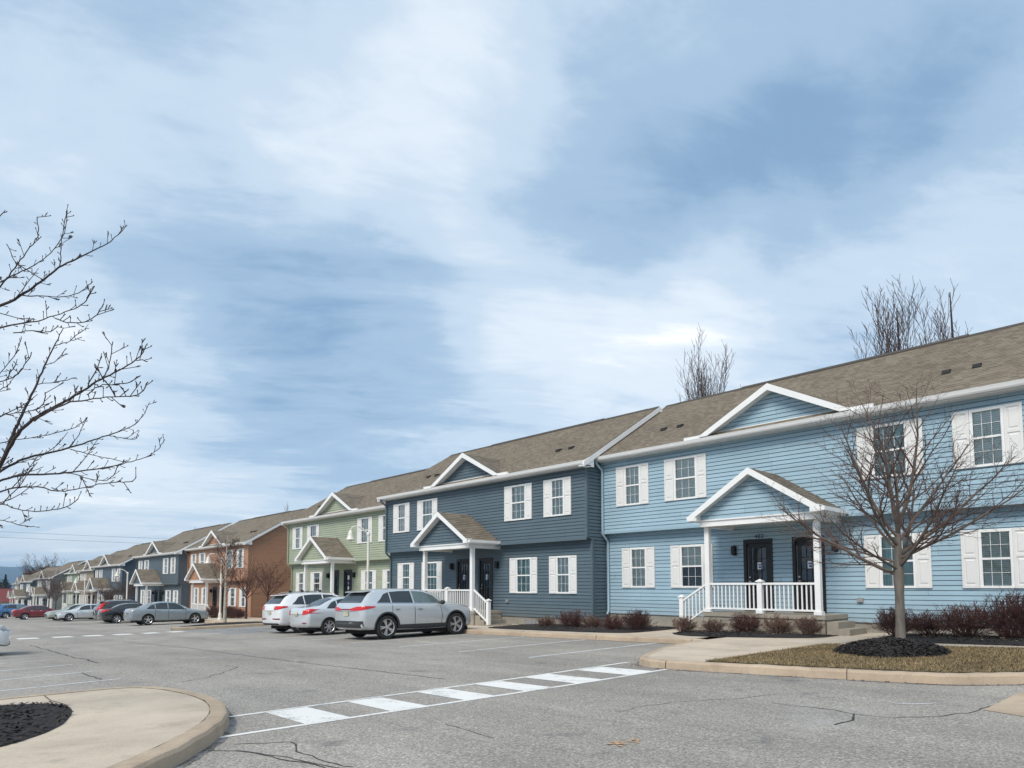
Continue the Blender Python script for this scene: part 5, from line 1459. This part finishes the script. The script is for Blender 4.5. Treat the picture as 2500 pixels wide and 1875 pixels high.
# small spreading trees by the rust brown house and along the row
PS = [dict(seg=6, wob=.10, up=.06, taper=.3, sides=5, kids=7, t0=.2, ang=(24, 50), len=(.4, .7), min=.008),
      dict(seg=5, wob=.10, up=.05, taper=.35, sides=4, kids=5, t0=.15, ang=(25, 52), len=(.4, .65), min=.006),
      dict(seg=3, wob=.12, up=.04, taper=.5, sides=3, kids=3, t0=.2, ang=(25, 55), len=(.4, .7), min=.005),
      dict(seg=2, wob=.12, up=.04, taper=.6, sides=3, kids=0, t0=0, ang=(0, 1), len=(1, 1), min=.0045)]
def limbs_small(z0, z1, n, L, r, inc=(22, 52)):
    def f(rr):
        o = []
        for k in range(n):
            a = k*2.399+rr.uniform(-.4, .4); i = R(rr.uniform(*inc)); z = z0+(z1-z0)*k/n
            o.append(((0, 0, z), (math.cos(a)*math.sin(i), math.sin(a)*math.sin(i), math.cos(i)), L*rr.uniform(.8, 1.1), r))
        return o
    return f
def small_tree(label, x, y, h, w, seed, mats, name='bare_tree', zt=.3, inc=(22, 52), n=9, rt=.075, P=PS):
    z = zg(x, y)+.12
    return tree(name, label, (x, y, z), [(0, 0, -.1), (.02, 0, h*.12), (.0, .01, h*.28), (0, 0, h*.42)], [rt*1.2, rt, rt*.85, rt*.5], limbs_small(h*zt, h*.44, n, h*.5, rt*.5, inc), P, mats, seed, 'bare trees')
SM = [M['barkdark'], M['twigred'], M['twigred']]
small_tree('small reddish bare tree in front of the bare rust brown end wall', -43.3, 18.3, 4.3, 2, 31, SM)
small_tree('small reddish bare tree at the front corner of the rust brown house', -46.6, 18.2, 3.9, 2, 32, SM, zt=.32)
tree('bare_tree', 'slim pale barked bare tree in the mulch of the mid island', (-39.2, 14.1, zg(-39.2, 14.1)+.15), [(0, 0, -.1), (0, 0, .8), (.02, 0, 2.0), (.02, 0, 3.6), (0, 0, 5.0)], [.11, .09, .075, .05, .012],
     lambda rr: [((0, 0, 1.5+.16*k), (math.cos(k*2.4)*math.sin(R(48-1.3*k)), math.sin(k*2.4)*math.sin(R(48-1.3*k)), math.cos(R(48-1.3*k))), rr.uniform(1.3, 1.9)*(1-.025*k), .022) for k in range(17)], PS[:1]+PS[1:3]+PS[3:], [M['barkpale'], M['twigbrown'], M['twigbrown']], 33, 'bare trees')
DM = [M['barkdark'], M['twigbrown'], M['twigbrown']]
small_tree('dark bare tree against the blank grey blue end wall', -80.6, 18.6, 4.6, 2, 34, DM, n=11)
small_tree('low bushy bare tree in front of the grey blue house', -84.3, 17.6, 4.0, 2, 35, DM, n=12, inc=(30, 62))
small_tree('bare tree hiding the porch of the pale green house', -108.5, 16.6, 5.2, 2, 36, DM, n=12)
small_tree('tall bare street tree left of the bare tree by the pale green porch', -112.5, 16.4, 6.6, 2, 37, DM, n=12, inc=(18, 44))

# trees behind the roofs
PP = [dict(seg=10, wob=.04, up=.10, taper=.15, sides=4, kids=20, t0=.12, ang=(14, 32), len=(.16, .30), min=.015),
      dict(seg=5, wob=.06, up=.16, taper=.3, sides=3, kids=7, t0=.15, ang=(16, 36), len=(.35, .6), min=.011),
      dict(seg=3, wob=.07, up=.14, taper=.4, sides=3, kids=0, t0=.2, ang=(16, 36), len=(.4, .6), min=.011)]
def poplar(label, x, y, h, w, n, seed):
    def lm(rr):
        o = []
        for k in range(n):
            bx = rr.uniform(-w, w); o.append(((bx*.25, rr.uniform(-.5, .5), h*rr.uniform(.12, .3)), (bx*.055+rr.uniform(-.03, .03), rr.uniform(-.08, .08), 1), h*rr.uniform(.55, .80), .062))
        return o
    return tree('bare_poplar', label, (x, y, zg(x, y)), [(0, 0, -.2), (0, 0, h*.3), (.1, 0, h*.6), (0, 0, h*.97)], [.28, .2, .12, .03], lm, PP, [M['barkdark'], M['twigbrown']], seed, 'bare trees behind the roofs')
poplar('tall upright bare tree rising behind the right half of the light blue roof', -13.2, 45, 19.4, 1.5, 18, 41)
poplar('narrow upright bare tree behind the light blue roof, right of the taller one', -10.35, 45, 19.4, .7, 5, 42)
poplar('upright bare tree rising behind the left end of the light blue roof', -26.9, 45, 19.0, 1.5, 17, 43)
poplar('tip of a bare tree just showing above the roof of the rust brown house', -97.2, 45, 15.2, 1.8, 6, 44)
poplar('bare tree tips above the roof of the slate grey house', -150, 52, 17.5, 2.2, 7, 45)
poplar('bare tree tips above the roof of the grey blue house', -168, 52, 17.0, 2.0, 7, 46)

PB = [dict(seg=7, wob=.09, up=.03, taper=.25, sides=5, kids=7, t0=.25, ang=(25, 55), len=(.45, .7), min=.035),
      dict(seg=5, wob=.10, up=.03, taper=.3, sides=3, kids=5, t0=.2, ang=(25, 55), len=(.4, .65), min=.022),
      dict(seg=4, wob=.12, up=.02, taper=.4, sides=3, kids=3, t0=.2, ang=(25, 60), len=(.4, .7), min=.018),
      dict(seg=2, wob=.12, up=.02, taper=.6, sides=3, kids=0, t0=0, ang=(0, 1), len=(1, 1), min=.015)]
def big_tree(label, x, y, h, seed, n=11, mats=None, z=None):
    zz = zg(x, y) if z is None else z
    return tree('bare_tree', label, (x, y, zz), [(0, 0, -.3), (0, 0, h*.2), (.2, 0, h*.4), (0, 0, h*.55)], [.45, .36, .28, .15], limbs_small(h*.28, h*.5, n, h*.5, .16, (12, 50)), PB, mats or DM, seed, 'bare trees beyond the end of the row')
big_tree('broad bare tree against the blue ridge beyond the far houses', -262, 36, 17.5, 51, 13)
big_tree('bare tree right of the broad bare tree, above the far roofs', -270, 50, 13.5, 52, 9)
big_tree('low bare tree between the red roof and the far houses', -214, 21.5, 6.5, 53, 8)
big_tree('bare tree beside the dark conifers behind the red roof', -330, 24, 10, 54, 8)
# leafy rust coloured trees and conifers on the horizon
def leafy(label, x, y, h, w, seed, mat, name, cone=False, n=2600, leaf=.35):
    rr = random.Random(seed); root = thing(name, label, 'tree', (x, y, zg(x, y)), 0, 'distant trees on the horizon')
    t = MB(); t.tube([(0, 0, -.3), (0, 0, h*.3), (0, .1, h*(.97 if cone else .6))], [.35, .25, .05], 8); part('trunk', t, M['barkdark'], root)
    c = MB()
    lobes = [(rr.uniform(-.5, .5)*w, rr.uniform(-.5, .5)*w, h*rr.uniform(.45, .82), w*rr.uniform(.28, .5)) for _ in range(9)]
    for _ in range(n):
        if cone:
            tt = rr.random()**.8; a = rr.uniform(0, 6.28); rad = w*.5*(1-tt)*rr.uniform(.3, 1.05)*(1+.25*math.sin(tt*40)); p = Vector((rad*math.cos(a), rad*math.sin(a), h*(.08+.92*tt)-rad*.25))
        else:
            lx, ly, lz, lr = rr.choice(lobes); v = Vector((rr.gauss(0, 1), rr.gauss(0, 1), rr.gauss(0, 1))).normalized()*lr*rr.uniform(.5, 1.05); p = Vector((lx, ly, lz))+v
        d = Vector((rr.gauss(0, 1), rr.gauss(0, 1), rr.gauss(0, 1))).normalized()*leaf; e = d.orthogonal().normalized()*leaf*.6
        c.quad(p-d, p+e, p+d, p-e)
    part('crown', c, mat, root)
leafy('rust brown leafy tree behind the far end of the row', -205, 33, 11.5, 9, 61, M['rustleaf'], 'leafy_tree', n=4000)
leafy('rust brown leafy tree behind the red roofed house', -232, 32, 10.5, 9, 62, M['rustleaf'], 'leafy_tree', n=4000)
leafy('dark conifer standing tallest behind the red roof', -330, 33.5, 13.5, 5, 63, M['needle'], 'conifer', True)
leafy('dark conifer at the left edge behind the red roof', -335, 23.0, 11, 5, 64, M['needle'], 'conifer', True)
leafy('dark rounded conifer between the two pointed conifers', -345, 31.5, 12, 7, 65, M['needle'], 'conifer', False)
# wooded foot of the hill, one mass
c = MB(); rr = random.Random(66)
for _ in range(14000):
    y = rr.uniform(-60, 140); x = -430+rr.uniform(-25, 25); hh = (6+2.5*math.sin(y*.13)+1.8*math.sin(y*.37+1))
    p = Vector((x, y, zg(x, y)+rr.random()**.7*hh)); d = Vector((rr.gauss(0, 1), rr.gauss(0, 1), rr.gauss(0, 1))).normalized()*.8; e = d.orthogonal().normalized()*.5
    c.quad(p-d, p+e, p+d, p-e, 0 if rr.random() < .5 else 1)
tag(part('far_wood', c, [M['rustleaf'], m_plain('bare_wood', (.06, .048, .042), .9, .4, .5)], None), kind='stuff')

# hill
mb = MB(); nx = 60
def hill_h(a): return 112+9*math.sin(a*5+.6)+5*math.sin(a*13)+2.2*math.sin(a*41)+1.2*math.sin(a*97)
for k in range(nx*4+1):
    a = R(60+80*k/(nx*4)); s, c_ = -math.sin(a), math.cos(a)
    for (dist, hh) in ((2900, -60), (3500, .35), (4000, .75), (4500, 1.0), (4800, .9), (5000, -70)):
        z = hh if hh < 0 else hill_h(math.radians(a*57.3)*3.0)*hh + (3*math.sin(a*200+dist) if hh < 1 else 0)
        mb.v.append((s*dist, c_*dist, z))
for k in range(nx*4):
    for j in range(5):
        a = k*6+j; mb.f.append((a, a+1, a+7, a+6)); mb.m.append(0)
struct('hill', mb, m_plain('hill_forest', (.030, .036, .030), .95, .4, .02), 180)

# ------------------------------------------------------------------ shrubs
def shrub_mesh(seed, w, h, n, mat, th=.0055):
    """many stems from one crown of roots, tips ending on a flattened dome of half width w and height h"""
    rr = random.Random(seed); mb = MB()
    P = [dict(seg=5, wob=.12, up=.05, taper=.4, sides=4, kids=9, t0=.22, ang=(18, 55), len=(.28, .5), min=.0036),
         dict(seg=3, wob=.14, up=.09, taper=.5, sides=3, kids=3.5, t0=.15, ang=(20, 55), len=(.4, .7), min=.003),
         dict(seg=2, wob=.1, up=.08, taper=.6, sides=3, kids=0, t0=0, ang=(0, 1), len=(1, 1), min=.0026)]
    for k in range(n):
        a = rr.uniform(0, 6.28); el = R(90)-R(80)*rr.random()**.75
        tip = Vector((math.cos(a)*math.cos(el)*w, math.sin(a)*math.cos(el)*w, h*(.16+.84*math.sin(el)**.8)))*rr.uniform(.78, 1.04)
        b = Vector((math.cos(a)*rr.random()*w*.35, math.sin(a)*rr.random()*w*.35, -.03))
        d = tip-b
        grow(mb, b, d, d.length*.92, th*rr.uniform(.8, 1.5), 0, P, rr)
    return mb.mesh('shrub', [mat])
SH = [shrub_mesh(1, .50, .64, 60, M['shrubred']), shrub_mesh(2, .46, .58, 54, M['shrubbrown']), shrub_mesh(3, .62, .84, 80, M['shrubred']), shrub_mesh(4, .42, .52, 50, M['shrubbrown'])]
def shrub(label, x, y, v, s, dz=.2, sz=1.0):
    o = link('bare_shrub', SH[v], None, (x, y, zg(x, y)+dz), (0, 0, rnd.uniform(0, 6.28))); o.scale = (s*1.16, s*1.16, s*sz*.92)
    return tag(o, label, 'shrub', 'bare shrubs in the mulch beds')
shrub('bare reddish shrub leftmost in the mulch before the dark slate blue house', -16.83, 17.4, 1, .80)
shrub('wide reddish bare shrub under the right corner of the dark slate blue house', -15.75, 17.5, 0, 1.08)
shrub('paler bare shrub where the dark slate blue and light blue houses meet', -15.0, 17.7, 1, .85)
shrub('bare shrub at the left end of the light blue house wall, under its first window', -13.55, 17.1, 0, .88)
shrub('wide bare shrub beside the bare walk to the steps, left of the numbered porch', -12.95, 17.55, 2, .86)
shrub('bare shrub at the foot of the white stair railing newel', -11.0, 17.2, 3, .98)
shrub('smallest bare shrub, second from the left at the numbered porch base', -10.15, 17.35, 1, .78)
shrub('bare shrub left of centre before the numbered porch base', -9.33, 17.72, 0, .98)
shrub('bare shrub right of centre before the numbered porch base', -8.45, 17.8, 1, .98)
shrub('bare shrub at the right corner of the numbered porch base', -7.6, 17.72, 3, 1.02)
shrub('dark bare shrub half hidden by the trunk of the lawn tree', -5.6, 18.1, 2, .92, .25)
shrub('slim dark bare shrub just right of the lawn tree trunk', -4.95, 18.4, 0, 1.0, .25)
shrub('dark bare shrub between the lawn tree and the largest shrub', -4.25, 18.35, 2, 1.0, .25)
shrub('largest dark bare shrub, at the right edge of the picture', -3.3, 18.4, 2, 1.35, .25)
shrub('dark low shrub at the left of the rust brown porch', -55.6, 18.0, 0, .9)
shrub('dark bushy shrub in front of the rust brown porch doors', -53.0, 18.2, 2, 1.25)
shrub('dark shrub under the ground floor windows of the rust brown house', -51.0, 18.3, 2, 1.15)
shrub('dark shrub near the right corner of the rust brown house', -49.6, 18.3, 2, 1.2)
shrub('dark shrub rightmost by the bare rust brown end wall', -48.3, 18.3, 0, 1.2)


# ------------------------------------------------------------------ street lamps
M['lamppost'] = m_plain('lamp_post_cream', (.70, .67, .60), .45, .07, 6)
def lamp(label, x, y, zt, first=[]):
    z = zg(x, y)+.14; h = zt-z
    root = thing('street_lamp', label, 'street lamp', (x, y, z), 0, 'bell shaped street lamps')
    q = MB(); q.lathe([(.16, 0), (.16, .10), (.12, .14), (.10, .45), (.08, .52)], (0, 0, 0), 14); part('lamp_base', q, M['lamppost'], root, None, 40)
    q = MB(); q.tube([(0, 0, .4), (0, 0, h-.42), (0, 0, h-.28)], [.068, .058, .05], 12); q.lathe([(.075, h-.42), (.085, h-.38), (.075, h-.30), (.03, h-.24)], (0, 0, 0), 12); part('pole', q, M['lamppost'], root, None, 50)
    ux, uy = -.35, -.94
    q = MB(); pts = [(ux*.82*math.sin(t)*0+ux*s_, uy*s_, h-.34+c_) for s_, c_ in ((.05, .0), (.14, .12), (.27, .24), (.44, .32), (.62, .34), (.76, .28), (.82, .16))for t in (0,)]
    q.tube(pts, [.035, .033, .03, .03, .03, .03, .028], 8); part('arm', q, M['lamppost'], root, None, 60)
    q = MB(); q.lathe([(.04, .0), (.05, -.03), (.085, -.06), (.11, -.14), (.13, -.25), (.155, -.36), (.20, -.43), (.21, -.455), (.195, -.455), (.14, -.36), (.11, -.22)], (ux*.82, uy*.82, h-.18), 20); part('lamp_shade', q, M['lamppost'], root, None, 50)
    q = MB(); q.lathe([(.05, -.36), (.075, -.41), (.08, -.47), (.06, -.52), (.02, -.54)], (ux*.82, uy*.82, h-.18), 12); part('bulb', q, m_plain('lamp_glass', (.6, .6, .58), .2, .1, 5) if 'lg' not in M else M['lg'], root, None, 60)
    return root
lamp('cream bell street lamp in front of the sage green house', -27.35, 16.3, 4.35)
lamp('cream bell street lamp beside the slim pale tree, before the rust brown house', -46.2, 16.3, 3.75)
lamp('cream bell street lamp against the blank grey blue end wall', -69.1, 16.0, 3.14)
lamp('cream bell street lamp in front of the tan house', -84.6, 15.5, 2.6)
lamp('small far bell street lamp in front of the charcoal house', -118.8, 15.5, 1.55)

# ------------------------------------------------------------------ red roofed house, wires
def far_house():
    x, y, z = -205, 17.0, -4.9
    root = thing('red_roof_house', 'low cream house with a red roof at the left edge, far beyond the cars', 'house', (x, y, z))
    q = MB(); q.box(-6, 6, -11, 5.0, 0, 2.9); part('wall', q, m_plain('cream_wall', (.46, .43, .36), .8, .1, .5), root)
    q = MB(); q.prism([(6.6, -11.6, 2.8), (0, -11.6, 5.9), (-6.6, -11.6, 2.8)], (0, 17.2, 0)); part('roof', q, m_plain('red_roof_tile', (.165, .030, .026), .8, .2, 1), root)
    for yy in (-8, -4.5, -1.0, 2.4):
        q = MB(); q.box(6.0, 6.08, yy-.7, yy+.7, .9, 2.2, 0); q.box(6.0, 6.10, yy-.56, yy+.56, 1.0, 2.1, 1); part('window', q, [M['white'], M['room']], root)
    q = MB(); q.box(6.0, 6.07, .2, 1.1, .1, 2.2); part('door', q, M['black'], root)
    return root
far_house()
for k, (zz0, dy, lb) in enumerate(((17.3, 0, 'upper of the two power wires crossing the sky above the far roofs'), (16.2, 1.0, 'lower of the two power wires crossing the sky above the far roofs'))):
    q = MB(); n = 24; A = Vector((-215, -45, zz0-.6)); B = Vector((-215, 190, zz0+2.6-dy*1.2)); pts = []
    for i in range(n+1):
        t = i/n; p = A.lerp(B, t); p.z -= 4*2.4*t*(1-t); pts.append(p)
    q.tube(pts, .03, 5); tag(part('power_wire', q, M['trimblack'], None), lb, 'power wire', 'power wires above the far roofs')

# dead leaves blown into the beds, along the kerbs and on the lawn
q = MB(); rr = random.Random(88)
def leaf(x, y, dz):
    a = rr.uniform(0, 6.28); L = rr.uniform(.018, .038); c0 = Vector((x, y, zg(x, y)+dz))
    d = Vector((math.cos(a), math.sin(a), rr.uniform(-.25, .25)))*L; e = Vector((-math.sin(a), math.cos(a), rr.uniform(-.3, .5)))*L*.55
    q.poly([c0-d, c0+e*.9+Vector((0, 0, .008)), c0+d, c0-e*.9+Vector((0, 0, .004))], rr.choice((0, 0, 1)))
for _ in range(260): leaf(rr.uniform(-18.5, -12.6), rr.uniform(16.3, 19), .24)
for _ in range(160): leaf(rr.uniform(-11, -7.2), rr.uniform(16.7, 18.1), .24)
for _ in range(160): leaf(rr.uniform(-5.8, -1.3), rr.uniform(17, 19.3), .25)
for _ in range(70): leaf(rr.uniform(-6.2, -1.6), rr.uniform(11.6, 16.2), .19)
for line, n_ in ((k1, 60), (k2, 90), (kid, 120)):
    for _ in range(n_):
        p = rr.choice(line); pp = inset(line, -.05, 1)[line.index(p)]; leaf(pp[0]+rr.uniform(-.1, .06), pp[1]-rr.random()**2*.25, .012)
tag(part('leaf_litter', q, [m_plain('dead_leaf_brown', (.15, .085, .045), .8, .4, 3), m_plain('dead_leaf_tan', (.26, .17, .09), .8, .4, 3)], None), kind='stuff')

# ------------------------------------------------------------------ air
hz = MB(); hz.box(-5300, 5300, -5300, 5300, -75, 150)
vm = bpy.data.materials.new('haze_air'); vm.use_nodes = True
vm.node_tree.nodes.clear()
pv = vm.node_tree.nodes.new('ShaderNodeVolumePrincipled'); vo = vm.node_tree.nodes.new('ShaderNodeOutputMaterial')
pv.inputs['Color'].default_value = (.46, .72, 1.0, 1); pv.inputs['Density'].default_value = .00021; pv.inputs['Anisotropy'].default_value = .0
vm.node_tree.links.new(pv.outputs[0], vo.inputs['Volume'])
tag(part('haze', hz, vm, None), kind='stuff')
